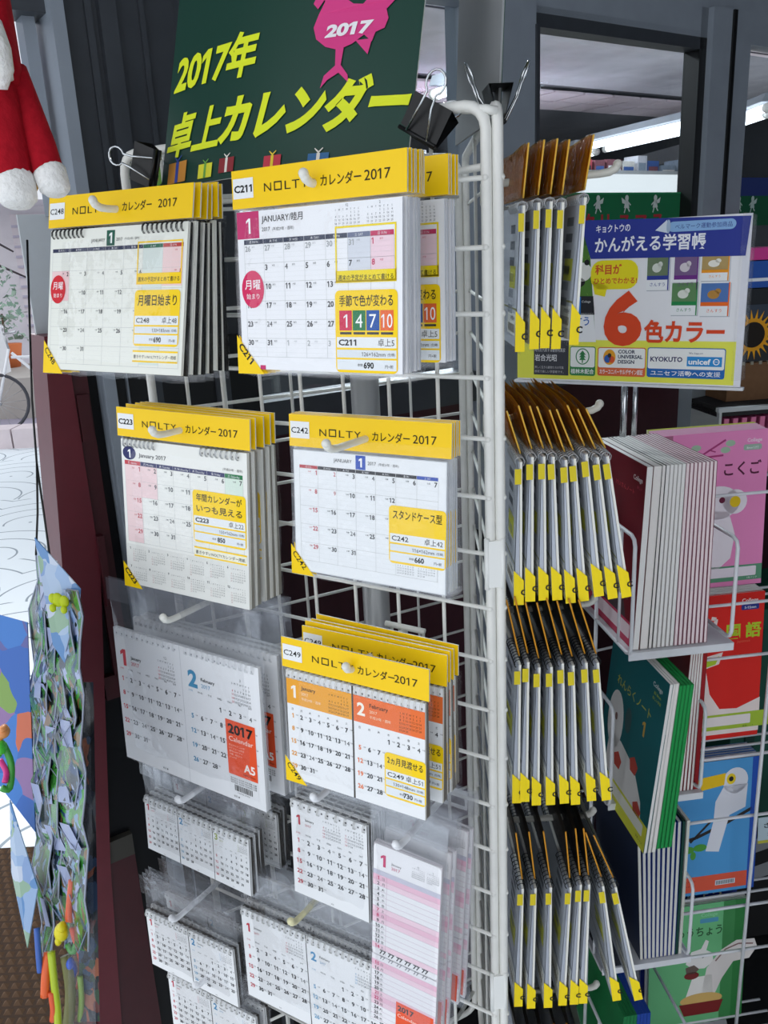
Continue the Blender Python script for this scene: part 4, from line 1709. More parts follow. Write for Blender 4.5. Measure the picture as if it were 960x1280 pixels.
def cover_pink(P, w, h):
    P.rect(0, 0, w, h, '#ef8fc3', 1)
    P.rect(0, 0, 22, 20, '#b06a86', 2)
    for a, b_, c in (((62, 38), (108, 12), 3), ((62, 38), (105, 36), 3), ((80, 26), (92, 30), 2)):
        P.line([a, b_], c, '#b33a78', 3)
    for x, y in ((50, 32), (60, 22), (116, 18), (108, 28)):
        P.disc(x, y, 8, 5, '#a9c4a8', 2)
    P.text(138, 68, 'こくご', 24, '#5b1f3c', 3, 'c', bold=.02, w=62, res=2)
    P.text(168, 18, 'College', 8, '#f7dcea', 3, 'r', bold=.02)
    P.rrect(138, 22, 30, 9, 3, '#9fb7a6', 3)
    P.text(153, 29, '8mm12行', 5, '#f7f7f7', 4, 'c')
    P.disc(100, 112, 36, 27, '#f3e9ef', 2)
    P.disc(128, 112, 20, 20, '#f3e9ef', 2)
    P.disc(128, 112, 9, 9, '#eec81e', 3)
    P.disc(106, 108, 5, 5, '#6b1c3a', 4)
    P.disc(84, 118, 10, 16, '#5a2034', 3)
    fpoly(P, [(60, 120), (118, 128), (130, 165), (124, 205), (100, 225), (60, 225)], '#f3e9ef')
    P.rect(0, 218, w, 26, '#5f9a78', 2)
    P.rrect(40, 221, w-50, 16, 2, '#f0e6ee', 3)
    P.text(w-8, 242, '5冊パック', 4, '#ddeee2', 3, 'r')


def cover_red(P, w, h):
    P.rect(0, 0, w, h, '#e2261d', 1)
    P.text(168, 16, 'College', 9, '#f5e5e2', 3, 'r', bold=.02)
    P.rrect(140, 20, 30, 9, 2, '#2a3a8c', 3)
    P.text(155, 27, '5-15mm', 6, '#ffffff', 4, 'c')
    P.text(128, 74, '国', 27, '#b7d431', 3, 'c', bold=.03, res=2)
    P.text(162, 74, '語', 27, '#b7d431', 3, 'c', bold=.03, res=2)
    P.text(146, 84, 'Japanese', 6.5, '#e86a50', 3, 'c')
    fpoly(P, [(60, 60), (78, 66), (84, 96), (84, 128), (92, 170), (110, 198), (140, 200), (180, 184), (180, 244), (50, 244), (55, 120)], '#f2e3dd')
    fpoly(P, [(80, 104), (112, 98), (106, 118), (84, 124)], '#f2e3dd')
    fpoly(P, [(84, 110), (106, 104), (100, 118), (84, 122)], '#b7d431', 3)
    for pts in ([(64, 62), (62, 40), (74, 34), (80, 40)], [(84, 70), (96, 54), (98, 40), (90, 38)]):
        P.line(pts, 6, '#f2e3dd', 2)
    P.rect(30, 208, w, 28, '#a9c53a', 3)
    P.rrect(36, 212, w-50, 17, 2, '#f2e9e6', 4)
    P.text(w-8, 235, '国語ノート', 4, '#3c5a1e', 4, 'r')


def cover_blue(P, w, h):
    P.rect(0, 0, w-14, h, '#4f9bd4', 1)
    P.rect(w-14, 0, 14, h, '#1f4fae', 2)
    P.line([(20, 150), (70, 140), (120, 120), (168, 96)], 6, '#2c221f', 2)
    P.line([(60, 148), (95, 112), (110, 108)], 4, '#2c221f', 2)
    P.disc(136, 40, 22, 24, '#e3e3ea', 3)
    fpoly(P, [(116, 48), (158, 48), (156, 92), (128, 104), (112, 172), (88, 168), (100, 112), (102, 76)], '#e3e3ea', 3)
    P.disc(128, 36, 8, 10, '#f0d02a', 4)
    P.disc(128, 36, 4, 4.6, '#1d1d1d', 5)
    fpoly(P, [(118, 24), (116, 46), (76, 52), (42, 52), (50, 38), (80, 28)], '#f0c419', 4)
    fpoly(P, [(32, 56), (48, 38), (60, 40), (58, 54)], '#1d1d1d', 5)
    for x, y, rx, ry in ((56, 162, 12, 7), (78, 160, 12, 7), (66, 174, 5, 8), (40, 132, 7, 4)):
        P.disc(x, y, rx, ry, '#4e9a3a', 3)
    P.rect(0, 216, w-14, 30, '#e05a3f', 2)
    P.rect(108, 228, 36, 10, '#cfd6de', 3)
    for i in range(12):
        P.rect(110+i*2.7, 229.5, 1.3, 7, '#3a3a3a', 4)
    for i in range(2):
        P.text(28, 226+i*9, 'Science Notebook B5 りか', 4, '#a03520', 3)


def cover_renraku(P, w, h):
    P.rect(0, 0, w, h, '#2a3f9e', 1)
    P.text(160, 18, 'College', 10, '#f0f0f6', 3, 'r', bold=.02)
    P.rrect(122, 22, 36, 9, 2, '#e0683c', 3)
    P.text(140, 29, '新学習', 6, '#fbe6da', 4, 'c')
    P.text(90, 56, 'がくちょう', 26, '#ecebd9', 3, 'c', bold=.025, w=120, res=2)


def cover_green(P, w, h):
    P.rect(0, 0, w, h, '#6dbb80', 1)
    P.rect(w-44, 0, 22, h, '#3f8a4e', 2)
    P.rect(w-22, 0, 22, h, '#2c7a3c', 2)
    P.text(124, 26, 'College', 10, '#8fd3a2', 3, 'r', bold=.01)
    P.rrect(92, 30, 34, 9, 2, '#4f95b4', 3)
    P.text(84, 64, 'じゅうちょう', 22, '#2d5a37', 3, 'c', bold=.02, w=100, res=2)
    fpoly(P, [(78, 96), (96, 92), (104, 74), (110, 78), (106, 96), (118, 104), (120, 122), (104, 134), (82, 132), (68, 120)], '#e9e6e2', 3)
    P.disc(100, 108, 3.4, 3.4, '#1d1d1d', 4)
    fpoly(P, [(68, 128), (84, 124), (94, 134), (86, 142), (70, 142)], '#6a5a52', 4)
    P.disc(80, 146, 14, 8, '#7a2a2a', 4)
    fpoly(P, [(108, 134), (134, 100), (162, 84), (196, 86), (202, 104), (188, 126), (158, 128), (138, 160), (122, 200), (98, 200)], '#dfd8d4', 3)
    P.line([(124, 122), (142, 100), (166, 92), (194, 96)], 3, '#8a6a66', 4)
    fpoly(P, [(82, 150), (118, 150), (122, 200), (68, 200)], '#f0ece6', 3)
    P.disc(100, 200, 40, 14, '#d9b36a', 4)
    fpoly(P, [(58, 206), (142, 206), (134, 232), (68, 232)], '#7e2626', 5)


def cover_teal(P, w, h):
    P.rect(0, 0, w, h, '#17656a', 1)
    P.text(w-14, 22, 'College', 9, '#d9e6e6', 3, 'r', bold=.02)
    P.text(w-16, 32, 'B5 8mm', 6, '#b9cf3a', 3, 'r')
    P.text(w-14, 40, '新しい学習', 5, '#b9cf3a', 3, 'r')
    P.text(88, 72, 'れんらくノート', 17, '#b8b94c', 3, 'c', bold=.01, rot=0, w=112)
    P.text(w*.72, 104, '1', 30, '#c9a24a', 3, 'c', bold=.03)
    P.disc(42, 128, 26, 46, '#e6e3df', 2)
    fpoly(P, [(30, 150), (70, 150), (118, 162), (150, 196), (160, 232), (140, 236), (100, 226), (60, 226), (26, 206)], '#e6e3df', 2)
    for x, y in ((66, 182), (116, 160), (142, 214)):
        P.poly([(x+14*math.sin(R(72*k)), y-14*math.cos(R(72*k))) for k in range(5)], '#c24a3c', 3)
    P.disc(44, 122, 4, 6, '#8a6a62', 3)
    P.disc(82, 108, 10, 20, '#3c5a5a', 2)
    P.rect(0, h-40, w, 40, '#e0e04a', 3)
    P.rrect(40, h-36, w-52, 18, 2, '#efeede', 4)
    P.text(w-8, h-8, '学習ノート', 4.4, '#3c5a1e', 4, 'r')


def cover_maroon(P, w, h):
    P.rect(0, 0, w, h, '#6e1622', 1)
    P.text(w-8, 24, 'College', 9, '#e9dada', 3, 'r', bold=.02)
    P.text(w-30, 44, 'けいさんノート', 8, '#d94a52', 3, 'r', w=60)
    P.text(w-8, 34, '新しい', 5, '#c94a62', 3, 'r')
    P.disc(70, 140, 40, 30, '#d9b7b2', 2)
    fpoly(P, [(30, 150), (120, 150), (150, 218), (10, 218)], '#4a3c40', 2)
    P.rect(0, 218, w, 34, '#c23a5a', 2)
    P.rrect(30, 222, w-44, 20, 2, '#f0d9de', 3)


def cover_navyplain(P, w, h):
    P.rect(0, 0, w, h, '#24354f', 1)


# left pockets: covers face left (-E1), open edges face the camera. local -Y of a notebook -> -E1
LROT = EANG-math.pi/2          # local X -> -E2 (towards the camera), local -Y -> -E1


def left_pile(z, d_near, a0, items, h, lean0, lean1, grp, names, w=.179, cover=None, h2=None):
    """items: list of (thickness, cover colour, page colour)"""
    a = a0
    n = len(items)
    for i, (t, c, pg) in enumerate(items):
        f = i/max(n-1, 1)
        lean = lean0*(1-f)+lean1*f
        loc = EP(a, d_near+w+.0, z)
        lab = names(i, n)
        # spine (x=0) is at the far side; pages show at the near side
        o = notebook('notebook', w, h, t, c, lab, grp, tuple(loc), (0, 0, 0), cover if i == 0 else None, page=pg)
        o.rotation_euler = (R(lean), 0, LROT)
        a += t/math.cos(R(lean))+.0012


onm = ('second', 'third', 'fourth', 'fifth', 'sixth', 'seventh', 'eighth', 'ninth', 'tenth', 'eleventh', 'twelfth', 'thirteenth', 'fourteenth', 'fifteenth', 'sixteenth')
W1, W2 = '#efe9e4', '#f0eeea'
it = [(.009, '#6e1622', W2), (.0105, '#d9d5d0', W1), (.005, '#1f2024', W1)]+[(.0048, '#cfc9c6', W2)]*5+[(.0048, '#a06a78', '#f1dfe0')]*7+[(.0045, '#8a4656', '#f1dfe0')]
left_pile(LEV[0], .985, .446, it, .252, -2.0, .5, 'notebooks packed in the upper left pocket',
          lambda i, n: 'dark maroon notebook with red lettering, leftmost in the upper pocket' if i == 0 else
          f'thin notebook, {onm[i-1]} from the left in the upper pocket of the notebook rack', cover=cover_maroon)
it = [(.0052, '#17656a', W2), (.0045, '#dcdcd6', W1), (.0052, '#e2e2dc', W1)]
left_pile(LEV[1]-.012, .93, .449, it, .257, -5.5, -4.5, 'white-edged notebooks in the second pocket',
          lambda i, n: 'teal notebook with a white bird and red pentagons, in front of the second pocket' if i == 0 else
          f'white-edged notebook, {onm[i-1]} from the left in the second pocket', cover=cover_teal)
it = [(.0046, '#1e9a4c', '#1e9a4c')]*4
left_pile(LEV[1]-.012, .935, .470, it, .250, -4.5, -4, 'green notebooks in the second pocket',
          lambda i, n: f'bright green notebook, {("leftmost",)[0] if i == 0 else onm[i-1]+" from the left"} of the four green ones')
it = [(.0045, '#8a2a30', W1)]*5+[(.0065, '#a01e24', '#a01e24')]
left_pile(LEV[1], 1.035, .546, it, .252, -2.5, 0, 'red-backed notebooks in the second pocket',
          lambda i, n: 'thick dark red notebook at the right end of the second pocket' if i == n-1 else
          f'white-edged notebook with red cover, {("first",)[0] if i == 0 else onm[i-1]} right of the green ones')
it = [(.0054, '#222d45', '#d7d6cc')]+[(.0054, '#28479c', '#d7d6cc')]*8+[(.004, '#14423a', '#14423a'), (.0045, '#e6e6e0', '#d7d6cc')]
left_pile(LEV[2], 1.035, .503, it, .252, 3.5, 0, 'blue-covered notebooks in the third pocket',
          lambda i, n: f'blue notebook with cream pages, {"leftmost" if i == 0 else onm[i-1]+" from the left"} in the third pocket')
it = [(.006, '#1e7a44', '#1e7a44')]*4+[(.006, '#1f46a0', '#1f46a0')]*4
left_pile(LEV[3]-.03, 1.00, .452, it, .230, -3, 0, 'green and blue notebooks in the lowest pocket',
          lambda i, n: f'{"green" if i < 4 else "blue"} notebook, {("leftmost", "second from the left", "third from the left", "rightmost")[i % 4]} of the {"green" if i < 4 else "blue"} ones in the lowest pocket')
# grey translucent dividers in the third pocket
dv = empty('pocket_divider', tuple(EP(.445, 1.03, LEV[2])), (0, 0, EANG), 'clear grey plastic divider standing empty in the third pocket', 'divider')
b = MB()
b.box(0, .002, 0, .18, 0, .175, ACRYL)
b.build('side_sheet', dv)
b = MB()
b.box(-.002, .045, .178, .18, 0, .185, ACRYL)
b.build('back_sheet', dv)
b = MB()
b.box(-.002, .045, 0, .18, 0, .0015, ACRYL)
b.build('floor_sheet', dv)

# front pockets: covers face the camera
for (a, d, z, c, fn, lab, k) in ((.578, 1.20, .957, '#ef8fc3', cover_pink, 'pink notebook with a pale koala in the top right pocket', 6),
                                 (.570, 1.16, .703, '#e2261d', cover_red, 'red notebook with a pale deer in the middle right pocket', 4),
                                 (.570, 1.13, .421, '#4f9bd4', cover_blue, 'sky blue notebook with a white toucan on a branch', 6),
                                 (.572, 1.17, .165, '#2a3f9e', cover_renraku, 'deep blue notebook standing behind the green squirrel one', 3),
                                 (.570, 1.13, .135, '#6dbb80', cover_green, 'green notebook with a pale squirrel in the lowest right pocket', 2)):
    notebook('notebook', .179, .252, .004, c, lab, None, tuple(EP(a, d, z)), (R(-3), 0, EANG), fn)
    for j in range(k):
        cc = {'#ef8fc3': '#cdd95a' if j == k-1 else '#f3c3dd', '#e2261d': '#d9d9d6', '#4f9bd4': '#4a6ea8', '#2a3f9e': '#d9dcdf', '#6dbb80': '#e2e5de'}[c]
        notebook('notebook', .179, .252, .0042, cc, f'spare notebook {onm[j]} in the pile behind the {lab.split(" in ")[0].split(" on ")[0].split(" standing")[0]}'[:110],
                 'spare notebooks behind the front covers', tuple(EP(a-.001*j, d+.0052*(j+1), z+.001*j)), (R(-3), 0, EANG))

# ------------------------------------------------------------------ the white notice board over the notebook rack
NB = -1.13
bw, bh = .297, .205
bt = empty('notice_board', tuple(G(-.4845, NB, 1.3175)), (0, 0, R(YAW)), 'white notice board with blue banner and big orange six over the notebook rack', 'sign')
b = MB()
b.box(0, bw, 0, .003, 0, bh, mat('#ececf4', .35, 0, .4))
b.build('board', bt)
b = MB()
for (x0, x1, z0, z1) in ((bw-.010, bw+.004, -.002, bh+.002),):
    b.add([(x0, -.004, z0+.01), (x1, -.004, z0+.012), (x1, -.004, z1-.004), (x0, -.004, z1), (x0, .006, z0+.01), (x1, .006, z0+.012), (x1, .006, z1-.004), (x0, .006, z1)],
          [(0, 1, 2, 3), (7, 6, 5, 4), (0, 4, 5, 1), (1, 5, 6, 2), (2, 6, 7, 3), (3, 7, 4, 0)], FILM_HEAD)
b.box(-.004, bw+.004, -.003, .006, -.004, -.0005, WIREB)
b.build('clear_frame', bt)


def S(zx, zy):
    """photo detail coordinates -> mm on the board"""
    px, py = 600+zx/2.667, 160+zy/2.667
    x = (px-640)/(931-640)*297
    # perspective foreshortening along the board
    f = (px-640)/(931-640)
    x = 297*f*(1-.12*(1-f))/1.0
    top = 296-.113*(px-730)+7.0-6.5
    bot = 486.5+.018*(px-668)
    return x, (py-top)/(bot-top)*205


P = Print(.12)
P.rect(0, 0, 289, 205, '#f1f0f3', 0)
# grass photo with panda
P.poly([S(180, 372), S(385, 360), S(420, 715), S(180, 735)], '#4f7f2f', 1)
P.poly([S(180, 372), S(385, 360), S(392, 430), S(180, 440)], '#35612a', 2)
q = random.Random(2)
for i in range(120):
    x, y = q.uniform(180, 400), q.uniform(380, 600)
    a, b_ = S(x, y)
    P.line([(a, b_), (a+q.uniform(-1.5, 1.5), b_-3)], .8, q.choice(('#6c9a3c', '#3d6a26', '#86ad4c')), 3)
x, y = S(368, 515)
P.disc(x, y, 13, 12, '#e9e9e2', 4)
P.disc(x-5, y-1, 3.6, 4.4, '#1b1b1b', 5)
P.disc(x+6, y-12, 3.6, 3.6, '#1b1b1b', 5)
P.disc(x-10, y-11, 3.6, 3.6, '#1b1b1b', 5)
P.disc(x-8, y+13, 12, 7, '#1b1b1b', 4)
P.poly([S(180, 600), S(410, 590), S(416, 650), S(180, 660)], '#23242a', 5)
P.poly([S(180, 600), S(365, 594), S(365, 652), S(180, 660)], '#2279c4', 6)
P.text(*S(340, 686), 'さんすう', 13, '#2a66b8', 6, 'c', bold=.02, w=42)
P.poly([S(180, 655), S(412, 645), S(424, 740), S(180, 745)], '#f4f4f6', 5)
P.text(*S(385, 612), 'College', 4, '#e6e6e6', 7, 'c')
P.poly([S(355, 355), S(880, 312), S(872, 440), S(398, 472)], '#2c3a96', 6)
P.text(*S(415, 388), 'キョクトウの', 10.5, '#f2f2fb', 7, bold=.02, w=44)
P.text(*S(412, 448), 'かんがえる学習帳', 20, '#f7f7fd', 7, bold=.022, w=138, res=2)
x0, y0 = S(650, 372)
x1, y1 = S(842, 330)
P.rrect(x0, y0-11, x1-x0, 12, 6, '#8fb8e4', 7)
P.text((x0+x1)/2+2, y0-2.4, 'ベルマーク運動参加商品', 6.6, '#2c3a96', 8, 'c', w=(x1-x0)*.84)
x, y = S(636, 358)
P.poly([(x-10, y+4), (x+4, y-8), (x+6, y+8)], '#dbe5f0', 8)
P.disc(x+6, y, 2.4, 8, '#a9bdd4', 9)
# speech bubble
a = S(400, 478)
c_ = S(562, 560)
P.rrect(a[0], a[1], c_[0]-a[0], c_[1]-a[1], 14, '#f2e21c', 7)
P.poly([S(405, 540), S(460, 555), S(452, 590), S(415, 584)], '#f2e21c', 7)
P.text(*S(415, 518), '科目が', 13, '#d9562a', 8, bold=.03, w=35)
P.text(*S(412, 550), 'ひとめでわかる!', 8.6, '#d9562a', 8, bold=.02, w=56)
# lower yellow ground
P.rect(0, 149, 289, 54, '#eeee55', 1)
P.rect(0, 149, 289, 1, '#f1ef8a', 2)
P.text(*S(516, 738), '6', 86, '#e2481f', 8, 'c', bold=.05, w=50, res=4)
P.text(*S(588, 730), '色カラー', 30, '#e2481f', 8, bold=.03, w=99, res=3)
for (xa, ya, xb, yb, c1, c2, c3) in ((588, 452, 660, 560, '#6d7f62', '#2c3a96', '#d9dcd2'), (672, 446, 746, 556, '#7a5f8a', '#6f2c86', '#d8cfd4'),
                                     (752, 440, 832, 522, '#b79a62', '#ef9a1e', '#f1eee2'), (668, 535, 748, 640, '#5f8a5a', '#1e8a4a', '#e2e5da'),
                                     (754, 532, 838, 640, '#4f76b4', '#ef6b1e', '#b8863c')):
    a, c_ = S(xa, ya), S(xb, yb)
    w, h = c_[0]-a[0], c_[1]-a[1]
    P.rect(a[0]+1, a[1]+1, w, h, '#b9bcc4', 2)
    P.rect(a[0], a[1], w, h, '#f2f3f5', 3)
    P.rect(a[0]+1, a[1]+1, w-3, h*.56, c1, 4)
    P.disc(a[0]+w*.45, a[1]+h*.36, w*.2, h*.13, c3, 5)
    P.disc(a[0]+w*.6, a[1]+h*.26, w*.1, h*.08, c3, 5)
    P.rect(a[0]+1, a[1]+h*.58, w-3, h*.12, c2, 4)
    P.rect(a[0]+w-2, a[1], 1.5, h, c2, 4)
    P.text(a[0]+w*.5, a[1]+h*.88, 'さんすう', h*.12, c2, 4, 'c')
# bottom boxes
a, c_ = S(180, 740), S(322, 855)
P.rect(a[0], a[1], c_[0]-a[0], c_[1]-a[1], '#3f4048', 7)
P.text(*S(184, 777), '時代を代表する動物写真家', 5.8, '#d5d5d8', 8, w=44)
P.text(*S(184, 806), '岩合光昭', 10, '#e6e6e8', 8, bold=.01, w=32)
P.text(*S(184, 832), '美しく生きる動物たちの写真', 4, '#c5c5c8', 8, w=42)
P.text(*S(184, 846), '表紙で楽しい学習帳です。', 4, '#c5c5c8', 8, w=42)


def logo_box(xa, ya, xb, yb, c, txt, h2):
    a, c_ = S(xa, ya), S(xb, yb)
    w, h = c_[0]-a[0], c_[1]-a[1]
    P.rrect(a[0], a[1], w, h, 3, c, 7)
    P.rrect(a[0]+1, a[1]+1, w-2, h*.68, 2.4, '#f4f4f1', 8)
    P.text(a[0]+w/2, a[1]+h*.92, txt, 7, '#f6f6f6', 8, 'c', bold=.015, w=w*.9)
    return a[0], a[1], w, h


x, y, w, h = logo_box(327, 757, 424, 855, '#3a8a50', '植林木配合', 0)
P.disc(x+w/2, y+h*.34, w*.27, h*.28, '#3a8a50', 9)
P.disc(x+w/2, y+h*.34, w*.23, h*.245, '#f4f4f1', 10)
for k in range(3):
    P.poly([(x+w/2, y+h*(.13+.09*k)), (x+w/2+w*.13, y+h*(.28+.09*k)), (x+w/2-w*.13, y+h*(.28+.09*k))], '#3a8a50', 11)
P.rect(x+w/2-.8, y+h*.46, 1.6, h*.1, '#3a8a50', 11)
x, y, w, h = logo_box(432, 757, 598, 855, '#e0683c', 'カラーユニバーサルデザイン認証', 0)
P.disc(x+w*.25, y+h*.34, w*.13, h*.27, '#e9a227', 9)
P.disc(x+w*.21, y+h*.40, w*.07, h*.14, '#2b5fae', 10)
P.disc(x+w*.30, y+h*.42, w*.06, h*.12, '#e05a2c', 10)
P.disc(x+w*.25, y+h*.28, w*.04, h*.08, '#2a2a2a', 11)
for i, t in enumerate(('COLOR', 'UNIVERSAL', 'DESIGN')):
    P.text(x+w*.43, y+h*(.2+.175*i), t, 6.4, '#1f2f4f', 9, bold=.03)
x, y, w, h = logo_box(603, 753, 838, 857, '#2368b4', 'ユニセフ活動への支援', 0)
P.text(x+4, y+h*.46, 'KYOKUTO', 8.4, '#33305f', 9, bold=.03, w=w*.42, sx=1.2)
P.rect(x+w*.52, y+h*.28, w*.44, h*.32, '#2a8fd4', 9)
P.text(x+w*.54, y+h*.53, 'unicef', 9.4, '#f7f9fb', 10, bold=.03, w=w*.28)
P.disc(x+w*.89, y+h*.44, 4, 4, '#f7f9fb', 10)
P.disc(x+w*.89, y+h*.44, 2.8, 2.8, '#2a8fd4', 11)
P.line([(x+w*.89-3, y+h*.44), (x+w*.89+3, y+h*.44)], .5, '#f7f9fb', 12)
P.text(x+w*.54, y+h*.2, 'We Support', 3.4, '#33305f', 9)
P.build('board_print', bt, (0, -.0004, .205))
b = MB()
b.tube([(0, 0, -.075), (0, 0, .003)], .0045, CHROME, 12)
b.tube([(.012, .01, -.075), (.012, .01, .003)], .0035, CHROME, 12)
bo = b.build('support_tube', bt, (.150, .011, 0))

# ------------------------------------------------------------------ goods behind the notebook rack
crate = empty('brown_box', tuple(EP(.90, 1.60, 1.178)), (0, 0, EANG), 'brown cardboard box on the ledge beyond the notice board', 'box')
b = MB()
b.box(0, .30, 0, .2, 0, .075, mat('#6f5038', .8, vary=.1))
b.build('box_body', crate)
b = MB()
for i in range(16):
    b.box(.01+i*.018, .016+i*.018, -.001, .004, .071, .079, mat('#8f8a7c', .7))
b.build('perforated_edge', crate)
bx = empty('white_tray', tuple(EP(.86, 1.55, 1.03)), (0, 0, EANG), 'white open tray holding a row of pink booklets above the pink notebook', 'tray')
b = MB()
for a in ((0, .3, 0, .15, 0, .005), (0, .005, 0, .15, 0, .14), (.295, .3, 0, .15, 0, .14), (0, .3, .145, .15, 0, .14), (-.004, .304, -.004, .008, .138, .146)):
    b.box(*a, mat('#b9bcc0', .6))
b.build('tray_shell', bx)
for i in range(7):
    b = MB()
    b.box(0, .011, 0, .13, 0, .115, mat('#b5527c', .5))
    b.box(.001, .010, -.0005, 0, .0, .115, mat('#d77aa0', .5))
    o = b.build('booklet', None, tuple(EP(.872+i*.019, 1.56, 1.037)), (0, R(2), EANG))
    tag(o, f'slim pink booklet, {nth(i)} from the left in the white tray', 'booklet', 'pink booklets in the white tray')
sf = empty('sunflower_pack', tuple(EP(.875, 1.60, 1.256)), (0, 0, EANG), 'dark folder printed with a big sunflower right of the notice board', 'folder')
P = Print(.3)
P.rect(0, 0, 230, 110, '#2c2f35', 1)
P.rect(0, 0, 230, 26, '#38414f', 2)
for k in range(22):
    a = R(k*360/22)
    P.poly([(70+28*math.cos(a-.12), 58+28*math.sin(a-.12)), (70+28*math.cos(a+.12), 58+28*math.sin(a+.12)), (70+50*math.cos(a), 58+50*math.sin(a))][::1], '#e2a01c', 3+k % 2)
P.disc(70, 58, 32, 32, '#d9961c', 5)
P.disc(70, 58, 25, 25, '#1e1712', 6)
P.build('printed_face', sf, (0, -.001, .11))
b = MB()
b.box(0, .23, 0, .02, 0, .11, mat('#22252b', .6))
b.build('folder_body', sf)
for k, (z, h, c, lab) in enumerate(((1.366, .030, '#24272c', 'black flat pack lying over the sunflower folder'), (1.398, .050, '#2a55a8', 'blue and white flat pack below the magenta one'),
                                    (1.450, .022, '#d03f8f', 'magenta flat pack on top of the pile right of the notice board'))):
    o = MB()
    o.box(0, .24, 0, .12, 0, h, mat(c, .5))
    r_o = empty('flat_pack', tuple(EP(.885, 1.60, z)), (0, 0, EANG), lab, 'pack')
    o.build('pack_body', r_o)
    if k == 1:
        o = MB()
        o.box(0, .24, -.001, 0, .012, .018, mat('#e6e9ef', .5))
        o.build('white_stripe', r_o)
ledge = MB()
ledge.box(0, .6, 0, .3, 0, .02, mat('#2a2a2c', .7))
ld = ledge.build('shelf_board', None, tuple(EP(.86, 1.56, 1.157)), (0, 0, EANG))
tag(ld, 'dark shelf board carrying the sunflower folder and brown box', 'shelf')
# chrome pen stands and books behind the edge-on packs
bk = random.Random(4)
for i, (c, cn) in enumerate((('#d9d9d2', 'white'), ('#2f4a9a', 'navy'), ('#dfe1e4', 'pale grey'), ('#b9a77a', 'tan'), ('#e2e0d8', 'cream'), ('#3c4f9a', 'blue'))):
    notebook('notebook', .15, .20, .010, c, f'{cn} book, {("leftmost",)+onm[:5] and (("leftmost",)+onm)[i]}{"" if i == 0 else " from the left"} in the short row behind the edge-on packs', 'books behind the edge-on packs',
             tuple(EP(.325+i*.0145, 1.42+.15, 1.02)), (R(-4), 0, LROT))
ldg = MB()
ldg.box(0, .2, 0, .25, -.02, 0, mat('#2a2a2c', .7))
o = ldg.build('shelf_board', None, tuple(EP(.30, 1.36, 1.018)), (0, 0, EANG))
tag(o, 'short dark shelf board under the row of books behind the edge-on packs', 'shelf')
# dark green pack and price card at the lower right
gp = empty('green_case', tuple(EP(.86, 1.42, .30)), (0, 0, EANG), 'dark green storage case behind the blue toucan notebook', 'case')
b = MB()
b.box(0, .25, 0, .2, 0, .50, mat('#16493c', .5))
b.box(.03, .05, -.004, 0, .05, .46, mat('#0e332a', .5))
b.build('case_body', gp)
pc = empty('price_card', tuple(EP(.862, 1.30, .36)), (R(-6), 0, EANG), 'small pale blue price card at the right edge of the view', 'card')
b = MB()
b.box(0, .09, 0, .001, 0, .055, mat('#c5d9e2', .5))
b.box(0, .09, -.0004, 0, 0, .006, mat('#c9c24a', .5))
b.build('card', pc)
P = Print()
P.text(12, 22, 'さんすう', 12, '#1d2a3a', 1, bold=.02, w=60)
P.text(20, 40, '5ミリ', 10, '#1d2a3a', 1)
P.build('card_print', pc, (0, -.0006, .055))
st = empty('road_stripe_mat', tuple(EP(.80, 1.40, .03)), (0, 0, EANG), 'black and grey striped board leaning low at the right edge', 'board')
b = MB()
b.box(0, .4, 0, .02, 0, .26, mat('#1b1b1d', .7))
b.build('board', st)
for k in range(2):
    b = MB()
    z = .12+k*.07
    b.add([(0, -.001, z), (.4, -.001, z+.10), (.4, -.001, z+.135), (0, -.001, z+.035)], [(0, 1, 2, 3)], mat('#83868a', .7))
    b.build('stripe', st)
#@@PART3

# ------------------------------------------------------------------ left side: maroon door, grey sheet, hanging toys, street
MAR = mat('#581521', .42, 0, .45, bump=.1, vary=.08, scale=30)
MARD = mat('#3a0d15', .45, 0, .4, bump=.1, vary=.1, scale=30)


def C3(x, y, d):
    """point seen at pixel (x, y), d metres in front of the camera plane"""
    return Vector(CAM)+ray(x, y)*d


dr = empty('door_2', tuple(W0), (0, 0, WANG))
dr['kind'] = 'structure'


def dpart(name, s0, s1, z0, z1, t0, t1, m):
    b = MB()
    b.box(s0, s1, t0, t1, z0, z1, m)
    return b.build(name, dr)


b = MB()
b.add([(x, t, z) for t in (-.004, .07) for x, z in ((-.72, 0), (-.685, 0), (-.633, .66), (-.582, 1.12), (-.582, 1.42), (-.607, 1.42))],
      [(0, 1, 2, 3, 4, 5), (11, 10, 9, 8, 7, 6)]+[(i, i+6, (i+1) % 6+6, (i+1) % 6) for i in range(6)], MAR)
b.build('stile', dr)
dpart('stile', -.584, -.562, .95, 1.42, .0, .05, MARD)
dpart('rail', -.60, -.562, .92, .955, .0, .04, MARD)
dpart('rail', -.69, -.595, .0, .665, .0, .03, MARD)
dpart('rail', -.66, -.595, .665, .70, -.001, .03, mat('#3c3a35', .6))
for s_, z0, z1 in ((-.575, 1.1, 1.42), (-.600, .93, 1.1), (-.628, .66, .93), (-.655, 0, .66)):
    dpart('panel', s_, -.50, z0, z1, .01, .04, mat('#0c0d11', .4, 0, .2))
dpart('lock_plate', -.58, -.565, 1.285, 1.345, -.006, .0, MARD)
dpart('handle', -.583, -.574, 1.06, 1.16, -.012, .0, MARD)
sbox('door_3', -.545, -.33, 0, 1.40, -.01, .0, mat('#121417', .35, .1, .4))
for k, s in enumerate((-.548, -.536, -.518)):
    sbox(f'trim_{20+k}', s, s+.0022, 0, 1.45, -.016, -.005, mat('#7e848d', .3, .4, .5))  # pale strips stand in for reflections along the dark sash
